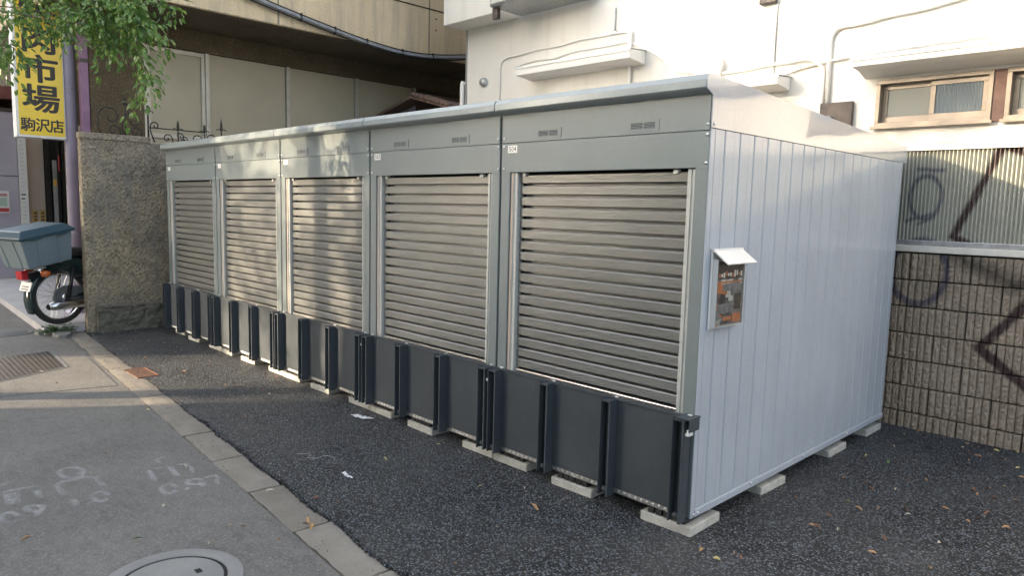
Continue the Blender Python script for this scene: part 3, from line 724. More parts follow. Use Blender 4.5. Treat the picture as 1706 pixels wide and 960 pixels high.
# small lean-to in the gap between the two houses
lt = empty('lean_to_shed', (-7.2, 4.3, 0)); LT = Vector(lt.location)
o = MB().box(-8.05,-7.26,3.72,3.76,0,2.9).build('corrugated_wall', pm('grey_violet_sheet', (.09,.085,.10), (.13,.12,.14), 6, .6), lt); o.location = -LT
for k in range(16):
    MB().box(-8.03+.049*k,-8.008+.049*k,3.705,3.719,0,2.96+.018*(k*.6)).build('rib', MATS['grey_violet_sheet'], lt).location = -LT
M_tile = pm('brown_roof_tile', (.10,.06,.045), (.15,.09,.07), 14, .75, bmp=.3)
o = MB().extr([(-8.2,3.03),(-7.24,3.27),(-6.33,3.03),(-6.33,2.99),(-7.24,3.22),(-8.2,2.98)], 3.6, 5.0, 'y').build('roof', M_tile, lt); o.location = -LT
rf = o
for k in range(9):
    for s in range(3):
        t_ = (k+.5)/9; o = MB().tube([(-7.24+.9*t_-.045,3.62+.14*s,3.245-.238*t_+.05),(-7.24+.9*t_+.06,3.62+.14*s,3.245-.238*t_+.012)], .035, 7).build('ridge_tile' if k == 0 else 'tile', M_tile, lt); o.location = -LT
o = MB().box(-7.24,-6.4,3.70,3.74,0,3.0).build('timber_wall', pm('dull_brown_board', (.13,.10,.085), (.18,.14,.12), 5, .8), lt); o.location = -LT
o = MB().box(-7.30,-6.36,3.66,3.699,2.93,2.97).build('gutter', M_tile, lt); o.location = -LT
tag(lt, 'low brown tiled lean-to with grey corrugated side between the two buildings', 'shed')

# ------------------------------------------------------------------ beige concrete building on the left
bb = empty('concrete_apartment_building', (-10, 4, 0)); BB = Vector(bb.location)
def bp(mb, name, mat, bevel=0, parent=None):
    o = mb.build(name, mat, parent or bb, bevel)
    if parent is None: o.location = -BB
    return o
bp(MB().box(-9.0,-8.6,-.39,.26,0,3.922), 'column', M_brown, .02)
bp(MB().box(-9.0,-8.603,.262,12,3.65,3.922), 'beam', M_brown)
fa = bp(MB().box(-9.2,-7.40,-.9,14,3.932,9.0), 'upper_storey', M_beige, .015)
bp(MB().box(-9.19,-7.43,-.88,13.9,3.924,3.931), 'soffit', M_brown)
bp(MB().box(-12.3,-9.202,-.9,14,3.95,9.0), 'upper_rear', M_beige)
bp(MB().box(-7.398,-7.392,-.9,14,4.64,4.655), 'groove', M_dark, 0, fa)
for y in (1.55, 4.05, 6.6): bp(MB().box(-7.399,-7.394,y,y+.022,3.94,9.0), 'joint', pm('joint_sealant', (.20,.18,.15)), 0, fa)
for y, z in ((4.2,4.35),(4.2,4.52),(2.0,4.5),(0.6,4.3)): bp(MB().lathe([(.0,.004),(.014,.003),(.014,.0)], 8, (-7.4,y,z), 'x'), 'form_tie_hole', M_dark, 0, fa)
ys = [.262, 1.10, 2.32, 3.53, 4.70]
for i in range(4):
    y0, y1 = ys[i]+.03, ys[i+1]-.03
    p_ = bp(MB().box(-8.70,-8.66,y0,y1,.3,3.648), 'wall_panel', M_panel, .004)
    if i == 0:
        for b_ in ((-8.659,-8.63,y0,y0+.05,.3,3.64),(-8.659,-8.63,y1-.05,y1,.3,3.64),(-8.6585,-8.632,y0+.05,y1-.05,3.585,3.64),(-8.6585,-8.632,y0+.05,y1-.05,2.43,2.49)):
            bp(MB().box(*b_), 'panel_frame', M_alu, .003, None)
for y in ys: bp(MB().box(-8.72,-8.61,y-.028,y+.028,0,3.649), 'mullion', M_alu, .004)
bp(MB().box(-8.9,-8.71,.26,4.73,0,3.6), 'rear_lining', M_dark)
bp(MB().box(-14,-8.6,8.6,8.8,0,3.92), 'end_wall', M_brown); bp(MB().box(-12.2,-12.0,.9,8.6,0,3.92), 'rear_wall', M_brown)
bp(MB().tube([(-8.9,6.0,3.1),(-8.0,6.6,3.75)], .06, 8).tube([(-8.9,6.2,3.0),(-8.2,6.6,3.4)], .05, 8), 'brace', M_brown)
bp(MB().box(-8.3,-8.15,6.5,6.65,0,3.93), 'steel_post', M_alu)
cb = [(-7.33,-.6,4.62),(-7.33,.3,4.37),(-7.33,1.236,4.172),(-7.33,1.85,4.065),(-7.33,2.363,3.985),(-7.33,2.882,3.915),(-7.33,3.5,3.875),(-7.33,4.08,3.905),(-7.33,4.8,4.02),(-7.33,5.6,4.2)]
M_cable = pm('grey_cable_sheath', (.16,.17,.19), (.24,.25,.27), 10, .5)
cab = empty('cable_bundle', (-7.33, 3.5, 3.87))
def smooth(pts, n=6):
    P = [Vector(p) for p in pts]; out = []
    for i in range(len(P)-1):
        p0, p1, p2, p3 = P[max(i-1,0)], P[i], P[i+1], P[min(i+2,len(P)-1)]
        for k in range(n):
            t = k/n; out.append(.5*((2*p1)+(p2-p0)*t+(2*p0-5*p1+4*p2-p3)*t*t+(3*p1-p0-3*p2+p3)*t**3))
    out.append(P[-1]); return out
for dx, dz, r, mt in ((0,.022,.014,M_cable),(.012,0,.016,M_cable),(-.004,-.03,.013,M_iron),(.0,.048,.009,M_iron)):
    o = MB().tube([p+Vector((dx,0,dz)) for p in smooth(cb)], r, 7).build('cable', mt, cab); o.location = -Vector(cab.location)
for y_, z_ in ((1.85,4.065),(2.363,3.985),(2.882,3.915),(3.5,3.875),(4.08,3.905)):
    o = MB().box(-7.352,-7.30,y_-.006,y_+.006,z_-.048,z_+.062).build('clip', M_iron, cab); o.location = -Vector(cab.location)
tag(cab, 'sagging bundle of grey cables strung along the beige concrete storey', 'cables')
tag(bb, 'beige sprayed concrete building with cream wall panels under its overhanging storey', 'building')

# ================================================================== STORAGE UNITS
W = 1.4243; XL, XR = -1.416, -.008; DEP = 2.70
NS = 18; SP = .0658; Z0 = .622
slat_prof = [(.05,0),(.05,.0135),(.003,.0135),(0,.017),(0,.025),(.0013,.026),(.0013,.028),(0,.029),(0,.0345),(.0013,.0355),(.0013,.0375),(0,.0385),(0,.044),(.0013,.045),(.0013,.047),(0,.048),(0,.0595),(.0045,.0645),(.05,.0658)]
ME_slat = MB().extr(slat_prof, -1.283, -.126, 'x', closed=False).mesh('shutter_slat', M_slat)
ME_bolt = MB().lathe([(.0085,0),(.0085,-.002),(.006,-.005),(.003,-.0062),(0,-.0064)], 10, (0,0,0), 'y').mesh('bolt', M_steel)
def chan():
    """U-channel post open to the front"""
    mb = MB(); t = .006; hw = .034; yb, yf = -.026, -.086
    mb.box(-hw,-hw+t,yf,yb,.085,.612).box(hw-t*1.8,hw,yf,yb,.085,.612).box(-hw+t,hw-t*1.8,yb-t,yb,.087,.610)
    mb.box(-hw+t,hw-t*1.8,yf+.004,yb-t,.598,.608)
    return mb.mesh('channel_post', M_char)
ME_post = chan()
ME_roller = MB().lathe([(.0,-.016),(.014,-.016),(.014,.016),(0,.016)], 12, (0,-.06,.115), 'x').mesh('roller', M_char)
ME_clip = MB().box(-.010,.010,-.030,-.018,.6195,.626).mesh('clip', M_white)
def vent(cx):
    z0, z1 = 2.007, 2.062; x0, x1 = cx-.094, cx+.094; y = -.0062
    mb = MB()
    mb.box(x0,x1,y,-.003,z0,z0+.012).box(x0,x1,y,-.003,z1-.012,z1).box(x0,x0+.016,y,-.003,z0+.012,z1-.012).box(x1-.026,x1,y,-.003,z0+.012,z1-.012).box(cx-.006,cx,y+.001,-.003,z0+.012,z1-.012)
    for k in range(4):
        z = z0+.0145+k*.0075; mb.extr([(y+.001,z),(y+.003,z+.0045),(-.0032,z+.0045),(-.0032,z)], x0+.016, x1-.026, 'x')
    return mb, MB().box(x0+.012,x1-.02,-.0038,-.0032,z0+.008,z1-.008)
WORDS = ['nearest of the row', 'second from the right', 'middle of the row of five', 'second from the rough concrete wall', 'farthest, beside the rough concrete wall']
NUMS = ['504', '503', None, None, None]
sill_mat = M_galv
M_peach = pm('peach_seal', (.36,.30,.26), (.42,.35,.30), 8, .6)
def make_unit():
    u = empty('storage_unit')
    B = lambda *a: MB().box(*a)
    # carcass
    mb = MB().box(XL+.004,XL+.012,.06,DEP,.10,2.0).box(XL+.012,XR-.012,DEP-.02,DEP,.10,2.0).box(XL+.012,XR-.012,.10,DEP-.02,.10,.12)
    mb.box(XR-.012,XR-.004,.06,DEP,.10,2.0); mb.build('carcass', M_side, u)
    MB().box(XL+.014,XR-.014,.092,.10,.122,1.98).build('light_stop_sheet', M_dark, u)  # unseen dark sheet added behind the shutter to block light
    # front frame
    for a, b_ in ((XL, XL+.074), (XR-.070, XR)):
        MB().extr([(a,0),(b_,0),(b_,.02),(b_-.004,.05),(a,.06)] if a < -1 else [(a,0),(b_,0),(b_,.06),(a+.004,.05),(a,.02)], .09, 1.84, 'z').build('frame_post', M_front, u, .003, 2)
    for a, b_ in ((XL+.075, -1.286), (-.124, XR-.071)):
        g = MB().extr([(a,.012),(b_,.012),(b_,.02),(a,.02)], .10, 1.816, 'z'); c = (a+b_)/2
        g.extr([(b_-.006,.0205),(b_,.0205),(b_,.066),(b_-.006,.066)] if a < -1 else [(a,.0205),(a+.006,.0205),(a+.006,.066),(a,.066)], .10, 1.816, 'z')
        g.extr([(c-.003,.006),(c+.003,.006),(c+.003,.0118),(c-.003,.0118)], .10, 1.812, 'z')
        gr_ = g.build('guide_rail', M_rail, u, .0015, 1)
        if a < -1: MB().box(a+.004,c-.006,.0085,.0117,.10,1.81).build('seal_strip', M_peach, gr_)
    # header panels, eave, roof
    MB().box(XL,XR,-.0012,.03,1.818,1.990).build('header_panel', M_front, u, .002)
    MB().box(XL+.002,XR-.002,-.003,.028,1.9925,2.168).build('header_panel', M_front, u, .002)
    ev = [(-.002,2.158),(-.050,2.172),(-.064,2.181),(-.064,2.216),(-.047,2.243),(-.006,2.2475),(.05,2.246),(.05,2.150),(-.002,2.150)]
    e_ = MB().extr(ev, -1.4205, -.0045, 'x').build('eave', M_eave, u, .002)
    MB().extr([(.051,2.222),(.051,2.246),(DEP+.06,2.118),(DEP+.06,2.094)], -1.4205, -.0045, 'x').build('roof', M_eave, u, .002)
    MB().box(-1.4205,-.0045,DEP+.055,DEP+.062,2.02,2.096).build('rear_eave', M_eave, u)
    # shutter
    sh = MB().box(-1.284,-.125,.030,.058,.600,.621).build('shutter_bottom_bar', M_steel, u, .003)
    for k in range(NS):
        o = obj('shutter_slat', ME_slat, u); o.location = (0, .036, Z0+SP*k)
    for x in (-1.245, -.20): MB().box(x-.014,x+.014,.022,.05,1.795,1.816).build('shutter_stop', M_white, u, .002)
    # vents, bolts
    for cx in (-1.03, -.382):
        a, b_ = vent(cx); v0 = a.build('vent', M_front, u); b_.build('vent_recess_dark', M_dark, v0)  # dark sheet behind the louvres stands in for the shade of the recess
    for x in (XL+.022, XR-.012):
        for z in (2.020, 1.972, 1.840):
            o = obj('bolt', ME_bolt, u); o.location = (x, -.003 if z > 1.99 else -.0012, z)
    # sill
    s_ = MB().extr([(-.016,.092),(-.016,.116),(-.012,.119),(.05,.119),(.05,.092)], XL+.076, XR-.074, 'x').build('sill', M_galv, u)
    mb = MB()
    for k in range(34): mb.lathe([(.0,-.0195),(.005,-.0185),(.0085,-.0161)], 8, (XL+.11+k*.0365,0,.1045), 'y')
    stuff(mb.build('sill_bosses', M_steel, s_))
    # dark ramp board with its four channel posts
    rb = MB().box(XL+.012,XR-.010,-.026,-.016,.122,.618).box(XL+.012,XR-.010,-.032,-.0262,.604,.6185).build('ramp_board', M_char, u, .0015)
    for x in (-1.375, -.94, -.49, -.047):
        p_ = obj('channel_post', ME_post, rb); p_.location = (x, 0, 0)
        o = obj('roller', ME_roller, rb); o.location = (x, 0, 0)
        o = obj('clip', ME_clip, rb); o.location = (x+.028, 0, 0)
    MB().box(-.012,.008,-.075,-.03,.53,.545).build('latch', M_white, rb, .002)
    MB().box(-.0155,.0,-.092,-.02,.606,.613).build('bracket', M_char, rb)
    return u
proto = make_unit()
UNITS = [proto]
for k in range(1, 5):
    c = dup(proto); c.location = (-W*k, 0, 0); UNITS.append(c)
for k, u in enumerate(UNITS):
    tag(u, 'grey storage unit with roller shutter, '+WORDS[k], 'storage unit', 'storage units in a row')
    st = MB().box(-1.362,-1.283,-.0022,-.0014,1.933,1.977).build('number_sticker', M_white, u)
    if NUMS[k]:
        o = obj('number', text_mesh(NUMS[k], .042, M_ink, 'number'), st); o.rotation_euler = (R(90),0,0); o.location = (-1.3225,-.0027,1.955)
# cladding of the exposed right-hand end
u = UNITS[0]; XE = XR
pys = [.034, .132]
while pys[-1] < DEP-.03: pys.append(min(pys[-1]+.147, DEP))
def plank(wd):
    g = .0028; b_ = .005
    prof = [(-.004,g),(.0015,g),(.006,g+b_),(.006,wd*.62),(.0052,wd*.625),(.006,wd*.63),(.006,wd-g-b_),(.0015,wd-g),(-.004,wd-g)]
    return MB().extr(prof, .13, 2.0, 'z').mesh('cladding_panel', M_side)
cache = {}
for a, b_ in zip(pys[:-1], pys[1:]):
    k = round(b_-a, 3)
    if k not in cache: cache[k] = plank(b_-a)
    o = obj('cladding_panel', cache[k], u); o.location = (XE, a, 0)
MB().extr([(XE+.0005,.0),(XE+.0065,.0),(XE+.0065,.034),(XE-.003,.034),(XE-.003,.061),(XE+.0005,.061)][:4], .09, 2.0, 'z').build('corner_post', M_side, u, .001, 1)
MB().extr([(XE-.003,.092),(XE+.0105,.092),(XE+.0105,.126),(XE+.004,.134),(XE-.003,.134)], .036, DEP, 'y').build('bottom_rail', M_side, u, .001, 1)
MB().extr([(-.001,2.003),(-.001,2.152),(-.058,2.176),(-.062,2.218),(-.046,2.244),(-.006,2.2485),(DEP+.066,2.121),(DEP+.066,2.003)][::-1], XE+.001, XE+.0075, 'x').build('gable_plate', M_gable, u, .001, 1)
for y, z in ((.02,2.022),(.02,.11),(.06,.108),(.62,.115),(1.3,.115),(2.0,.115),(2.66,.115)):
    o = obj('bolt', ME_bolt, u); o.location = (XE+.0085 if z > 2 else XE+.0105, y, z); o.rotation_euler = (0,0,R(90))
cr = MB().box(-.055,.022,-.095,.01,.6135,.622).box(.0155,.022,-.09,.0,.556,.613).build('corner_bracket', M_char, u, .002)
MB().box(.006,.015,-.088,-.06,.548,.566).build('latch_pin', M_white, cr, .001)

# pale concrete pavers the units stand on
ME_pav = []
for sd in range(3):
    rnd = random.Random(sd); mb = MB().box(-.148,.148,-.148,.148,0,.050); me = mb.mesh('concrete_paver', M_paver); ME_pav.append(me)
def paver(x, y, label, rz=0):
    p_ = empty('concrete_paver', (x, y, PZ-.004), rz)
    obj('slab', random.choice(ME_pav), p_, .006, 2)
    b_ = MB(); 
    for k in range(5): b_.box(-.11+.045*k,-.075+.045*k,-.135,.10,.0505,.0835)
    b_.build('rubber_pad', M_rub, p_, .002)
    tag(p_, label, 'paver', 'concrete pavers under the storage units')
nth = ['nearest', 'second', 'third', 'fourth', 'farthest']
paver(-.135, .125, 'pale concrete paver under the near right corner of the row of storage units', .02)
for k in range(5):
    paver(-.765-W*k, .125+.01*k, 'pale concrete paver under the middle of the %s storage unit from the right' % nth[k], random.uniform(-.04,.04))
for k in range(1, 5):
    j = ('%s and %s storage units' % (nth[k-1], nth[k]))
    paver(-W*k+.145, .135+.006*k, 'pale concrete paver right of the joint between the %s' % j, random.uniform(-.02,.02))
    paver(-W*k-.165, .140+.006*k, 'pale concrete paver left of the joint between the %s' % j, random.uniform(-.02,.02))
paver(-W*5+.15, .2, 'pale concrete paver under the far left end of the row of storage units', 0)
for y, nm in ((.905,'first'),(1.85,'second'),(2.53,'last')):
    paver(-.142, y, 'pale concrete paver under the right side of the nearest unit, %s after the corner' % nm, random.uniform(-.03,.03))

# leaflet holder on the end wall
lh = empty('leaflet_holder', (XE+.008, .20, 1.05)); LH = Vector(lh.location)
hp = lambda mb, n, m, bv=0, par=None: mb.build(n, m, par or lh, bv)
y0, y1 = -.135, .135; hz = .335
hp(MB().box(0,.008,y0-.012,y1+.012,-.012,hz+.05), 'backplate', M_white, .003)
M_clear = bpy.data.materials.new('clear_acrylic'); M_clear.use_nodes = True
_b = M_clear.node_tree.nodes['Principled BSDF']; _b.inputs['Roughness'].default_value = .03; _b.inputs['Transmission Weight'].default_value = 1; _b.inputs['IOR'].default_value = 1.3; _b.inputs['Base Color'].default_value = (.97,.98,.97,1)
M_milk = pm('milky_plastic', (.62,.63,.63), rough=.3)
hp(MB().box(.009,.036,y0,y0+.005,0,hz).box(.009,.036,y1-.005,y1,0,hz).box(.009,.036,y0+.005,y1-.005,0,.006), 'tray', M_milk, .001)
hp(MB().box(.0365,.038,y0,y1,.0,hz-.02), 'front_window', M_clear)
pr = hp(MB().box(.010,.028,y0+.010,y1-.010,.008,.325), 'leaflets', pm('leaflet_paper', (.55,.55,.52), rough=.5), .001)
def printed():
    m, t, b, co = base('printed_leaflet')
    tc = t.nodes.new('ShaderNodeTexCoord'); br = t.nodes.new('ShaderNodeTexVoronoi'); br.distance = 'CHEBYCHEV'
    mp = t.nodes.new('ShaderNodeMapping'); mp.inputs['Scale'].default_value = (1, 26, 36); t.links.new(tc.outputs['Object'], mp.inputs[0]); t.links.new(mp.outputs[0], br.inputs['Vector']); br.inputs['Scale'].default_value = 1
    sep = t.nodes.new('ShaderNodeSeparateColor'); t.links.new(br.outputs['Color'], sep.inputs[0])
    c = mixc(t, ramp(t, sep.outputs[0], .15, .9), (.035,.035,.04), (.22,.22,.23)); c = mixc(t, ramp(t, sep.outputs[1], .80, .82), c, (.50,.16,.06)); c = mixc(t, ramp(t, sep.outputs[2], .88, .9), c, (.6,.6,.58))
    setc(t, b, c); b.inputs['Roughness'].default_value = .35
    return m
M_print = printed(); M_or = pm('orange_print', (.52,.17,.06), (.60,.22,.09), 20, .4); M_gy = pm('grey_print', (.16,.17,.18), (.28,.29,.30), 40, .4); M_dk = pm('dark_print', (.02,.02,.022), (.08,.06,.05), 45, .4)
ph = y1-.0115-(y0+.0115)
fp = hp(MB().box(.0282,.0286,y0+.0115,y1-.0115,.010,.323), 'cover_print', M_print, 0, pr)
for a, b_, c, d, m in ((0,1,.72,1.0,M_dk),(0,1,.655,.685,M_or),(0,.22,.50,.65,M_or),(.24,.56,.53,.645,M_gy),(.60,.95,.53,.645,M_gy),(.72,.98,.22,.47,M_dk),(.05,.5,.18,.33,M_gy),(.66,1,.02,.16,M_or),(.3,.62,.06,.12,M_or)):
    hp(MB().box(.0287,.0290,y0+.0115+a*ph,y0+.0115+b_*ph,.010+.313*c,.010+.313*d), 'print_block', m, 0, pr)
rw = random.Random(4)
for k in range(11): 
    a = .06+.085*k; hp(MB().box(.0291,.0294,y0+.0115+a*ph,y0+.0115+(a+.06)*ph,.010+.313*(.74+rw.uniform(0,.04)),.010+.313*(.80+rw.uniform(0,.06))), 'print_block', M_white if k % 3 else M_or, 0, pr)
hp(MB().extr([(.010,.372),(.012,.380),(.096,.318),(.092,.312)], y0-.006, y1+.006, 'y'), 'lid', M_white, .001)
hp(MB().box(.0082,.016,y0-.012,y1+.012,.37,.385), 'hinge', M_white, .001)
tag(lh, 'white leaflet holder with tilted lid and orange-black leaflets on the end wall', 'leaflet holder')

# ================================================================== THE LEFT EDGE: sign, pole, shop, motorcycle
sg = empty('shop_sign', (-9.0, -.865, 2.33)); 
sy = .265
MB().box(-.10,.10,-sy,sy,0,2.1).build('cabinet', M_white, sg, .006)
MB().box(.1002,.104,-sy+.028,sy-.012,.03,2.07).build('face', M_yel, sg, .002)
MB().box(-.104,-.1002,-sy+.028,sy-.012,.03,2.07).build('face', M_yel, sg, .002)
def sign_text(txt, size, y, z, bold, sx=1, sz=1):
    me0 = text_mesh(txt, size, M_ink, 'lettering'); mb = MB(); fs = [tuple(p.vertices) for p in me0.polygons]
    for k, (dx, dy) in enumerate(((0,0),(1,0),(-1,0),(0,.7),(0,-.7),(.7,.5),(-.7,.5),(.7,-.5),(-.7,-.5))):
        mb.add([(v.co.x+dx*bold, v.co.y+dy*bold, .0001*k) for v in me0.vertices], fs)
    o = mb.build('lettering', M_ink, sg); o.rotation_euler = (R(90), 0, R(90)); o.scale = (sx, sz, 1); o.location = (.1046, y, z)
for i, ch in enumerate('焼肉市場'): sign_text(ch, .39, .008, 1.54-.36*i, .011, 1.06, .92)
for i, ch in enumerate('駒沢店'): sign_text(ch, .155, -.145+.155*i, .145, .004, 1.05, 1.12)
for z in (.25, 1.6): MB().tube([(0,sy,z),(0,sy+.06,z)], .02, 8).build('arm', M_galv, sg)
tag(sg, 'tall yellow shop sign with black Japanese lettering above the motorcycle', 'sign')
pl = empty('lavender_pole', (-8.96, -.53, .085))
MB().tube([(0,0,0),(0,0,8)], .078, 20).build('shaft', M_lavpole, pl)
for z in (1.05, 2.9): MB().lathe([(.078,z-.006),(.084,z-.006),(.084,z+.006),(.078,z+.006)], 20).build('band', M_galv, pl)
MB().lathe([(.15,0),(.15,.02),(.09,.03),(.078,.05)], 20).build('base', M_lavpole, pl)
tag(pl, 'tall lavender painted steel pole standing beside the yellow sign', 'pole')
pp = empty('purple_post', (-8.66, -.44, .085)); MB().box(-.06,.06,-.045,.045,0,3.85).build('shaft', M_purple, pp, .006); MB().box(-.065,.065,-.05,.05,3.2,3.25).build('band', M_acbr, pp)
tag(pp, 'purple painted square post between the lavender pole and the brown column', 'post')

sb = empty('lavender_shop', (-14, 0, .085)); 
sp_ = lambda mb, n, m, bv=0, par=None: mb.build(n, m, par or sb, bv)
lw = sp_(MB().box(-6,0,-1.05,-.235,0,3.02), 'side_wall', M_lav, .01)
sp_(MB().box(-.004,.003,-1.05,-.236,1.86,1.875), 'joint', M_acbr, 0, lw)
sp_(MB().box(-6,.02,-1.07,-.20,3.02,3.075), 'eave_board', M_acbr)
sp_(MB().extr([(-1.3,3.12),(.0,3.28),(.0,3.50),(-1.3,3.34)], -6, .1, 'x'), 'roof', pm('dull_red_roof', (.16,.055,.05), (.22,.08,.07), 4, .7))
sp_(MB().box(-6,-.25,-.232,6,0,2.9), 'shop_front', pm('taupe_board', (.50,.42,.36), (.58,.50,.43), 2, .5), .005)
sp_(MB().box(-6,-.3,-.19,6,2.903,5.0), 'upper_wall', M_brown)
ss = sp_(MB().box(-.05,.0,-.228,-.095,.95,2.72), 'banner', M_white, .003)
rr_ = random.Random(8)
for k in range(22):
    z = 1.0+.075*k; sp_(MB().box(.0005,.002,-.205+rr_.uniform(0,.02),-.125-rr_.uniform(0,.03),z,z+.022), 'banner_mark', M_ink if k in (6,7) else M_milk, 0, ss)
for k, (a, b_) in enumerate(((.0,.09),(.12,.21))):
    nb = sp_(MB().box(-.249,-.235,a,b_,.95,1.25), 'notice', pm('ochre_notice%d' % k, (.50,.36,.12)), .002)
    for q in range(4): sp_(MB().box(-.2345,-.2335,a+.02,b_-.02,.98+.065*q,1.02+.065*q), 'notice_mark', M_brpan, 0, nb)
for k, (a, b_, m) in enumerate(((.235,.30,M_iron),(.34,.41,M_galv),(.42,.455,M_iron),(.50,.53,M_iron))): sp_(MB().box(-.2,-.14,a,b_,.0,2.6 if k != 1 else 2.2), 'door_bar', m, .004)
sp_(MB().box(-.248,-.205,.22,.56,0,2.65), 'door', M_dark)
sp_(MB().box(-.19,-.137,.345,.40,1.72,1.84), 'door_tape', pm('amber_tape', (.55,.33,.04))); sp_(MB().box(-.139,-.135,.435,.455,2.0,2.3), 'door_sticker', pm('red_white_sticker', (.5,.06,.07)))
tag(sb, 'lavender walled shop with dull red roof and dark doorway beyond the sign', 'shop')
M_mag = pm('magenta_print', (.30,.025,.09), (.36,.04,.12), 6, .5)
mg = empty('poster_board', (-13.6, .66, .085))
MB().box(-.03,0,-.22,.4,.1,1.75).build('board', M_white, mg, .005)
for z0, z1 in ((1.32,1.72),(.35,.55)): MB().box(.0003,.004,-.21,.39,z0,z1).build('print_block', M_mag, mg)
for k in range(5): MB().box(.0042,.006,-.16,-.10,.62+.13*k,.70+.13*k).build('print_block', M_mag, mg)
MB().lathe([(0,-.01),(.09,-.008),(.09,.0)], 14, (.012,-.02,1.5), 'x').build('print_block', M_ink, mg)
for y in (-.2,.36): MB().box(-.03,0,y,y+.03,0,.1).build('leg', M_galv, mg)
MB().box(-.03,0,-.2,.3,1.80,2.1).build('topper', M_panel, mg, .004)
tag(mg, 'white and magenta poster board standing behind the lavender pole', 'poster board')
ps = empty('wall_poster', (-13.985, -.55, 1.28)); MB().box(0,.006,-.17,.155,0,.40).build('sheet', M_white, ps, .001)
MB().box(.0063,.0075,-.16,.145,.02,.09).build('print_block', pm('red_print', (.45,.05,.06)), ps); MB().box(.0063,.0075,-.16,.125,.30,.35).build('print_block', pm('pale_red_print', (.5,.25,.25)), ps); MB().box(.0063,.0075,-.16,.12,.12,.28).build('print_block', pm('pale_green_print', (.42,.55,.45)), ps)
tag(ps, 'small white poster with red stripe on the lavender shop wall', 'poster')

# motorcycle with cargo box, parked nose-in behind the wall
mc = empty('motorcycle', (-8.0, -.955, .088), R(20)); mc.scale = (1.12,1.12,1.12); mc['x'] = 0; del mc['x']
M_tyre = pm('tyre_rubber', (.018,.018,.019), (.035,.034,.034), 30, .75, bmp=.3, bscale=90)
M_chrome = pm('dull_chrome', (.55,.55,.56), (.68,.68,.68), 12, .18, 1.0)
M_grn = pm('dark_green_enamel', (.012,.028,.030), (.016,.036,.038), 4, .2, coat=.5)
M_blk = pm('black_enamel', (.012,.012,.013), rough=.3); M_seat = pm('black_vinyl', (.02,.02,.02), (.03,.03,.03), 30, .5)
M_redl = pm('red_lens', (.45,.02,.03), rough=.12, coat=.6); M_orl = pm('orange_lens', (.62,.14,.03), rough=.12, coat=.6)
M_tealb = pm('grey_blue_plastic', (.155,.205,.235), (.185,.235,.265), 3, .45, bmp=.06); M_teal = pm('dark_teal_plastic', (.022,.055,.075), (.03,.068,.09), 3, .35, bmp=.05)
def wheel(y, nm):
    r = .30; w_ = MB(); c = (0,y,r)
    w_.lathe([(r-.052,-.020),(r-.035,-.034),(r-.012,-.028),(r-.001,-.010),(r-.001,.010),(r-.012,.028),(r-.035,.034),(r-.052,.020)], 40, c, 'x')
    t = w_.build('tyre', M_tyre, mc)
    MB().lathe([(r-.052,-.022),(r-.062,-.018),(r-.066,0),(r-.062,.018),(r-.052,.022),(r-.052,-.022)], 40, c, 'x').build('rim', M_chrome, t)
    MB().lathe([(.0,-.055),(.02,-.055),(.022,-.035),(.055,-.032),(.058,0),(.055,.032),(.022,.035),(.02,.055),(0,.055)], 20, c, 'x').build('hub', M_chrome, t)
    s = MB()
    for k in range(32):
        a = 2*math.pi*k/32; a2 = a+(.5 if k % 2 else -.5); sx = .028 if k % 4 < 2 else -.028
        s.tube([(sx, y+.052*math.cos(a2), r+.052*math.sin(a2)), (0, y+(r-.062)*math.cos(a), r+(r-.062)*math.sin(a))], .0016, 4, False)
    s.build('spokes', M_chrome, t)
wheel(0, 'rear'); wheel(1.19, 'front')
arc = lambda r, a0, a1, n=14: [(r*math.cos(R(a0+(a1-a0)*i/n)), .30+r*math.sin(R(a0+(a1-a0)*i/n))) for i in range(n+1)]
def fender(y, a0, a1, hw, nm, m):
    mb = MB(); o_, i_ = arc(.335,a0,a1), arc(.325,a0,a1); vs = []; n = len(o_)
    for (py,pz), (qy,qz) in zip(o_, i_):
        vs += [(-hw,y+qy*.97,.3+(qz-.3)*.93),(-hw*.7,y+py,pz),(hw*.7,y+py,pz),(hw,y+qy*.97,.3+(qz-.3)*.93)]
    mb.add(vs, [(i*4+j,i*4+j+1,i*4+j+5,i*4+j+4) for i in range(n-1) for j in range(3)], True)
    o = mb.build(nm, m, mc); sm = o.modifiers.new('thick', 'SOLIDIFY'); sm.thickness = .004
fender(0, 30, 208, .062, 'rear_fender', M_grn); fender(1.19, -10, 150, .06, 'front_fender', M_grn)
# body: frame spine, side cover, seat, leg shield
mb = MB(); vs = []
sec = [(-.25,.70,.05,.045),(-.1,.68,.075,.07),(.12,.63,.10,.13),(.34,.58,.105,.14),(.52,.50,.09,.10),(.75,.46,.06,.07),(.95,.62,.045,.06),(1.03,.82,.04,.06)]
for y, z, hw, hh in sec:
    for k in range(12): a = 2*math.pi*k/12; vs.append((hw*math.cos(a), y, z+hh*math.sin(a)))
n = 12
mb.add(vs, [(i*n+k,i*n+(k+1) % n,(i+1)*n+(k+1) % n,(i+1)*n+k) for i in range(len(sec)-1) for k in range(n)]+[tuple(range(n))[::-1], tuple(range((len(sec)-1)*n, len(sec)*n))], True)
mb.build('body', M_grn, mc, fix=True)
sec = [(-.12,.745,.09,.03),(0,.765,.12,.045),(.2,.77,.125,.05),(.42,.755,.10,.045),(.52,.73,.06,.02)]; vs = []; mb = MB()
for y, z, hw, hh in sec:
    for k in range(12): a = 2*math.pi*k/12; vs.append((hw*math.copysign(abs(math.cos(a))**.6, math.cos(a)), y, z+hh*math.copysign(abs(math.sin(a))**.6, math.sin(a))))
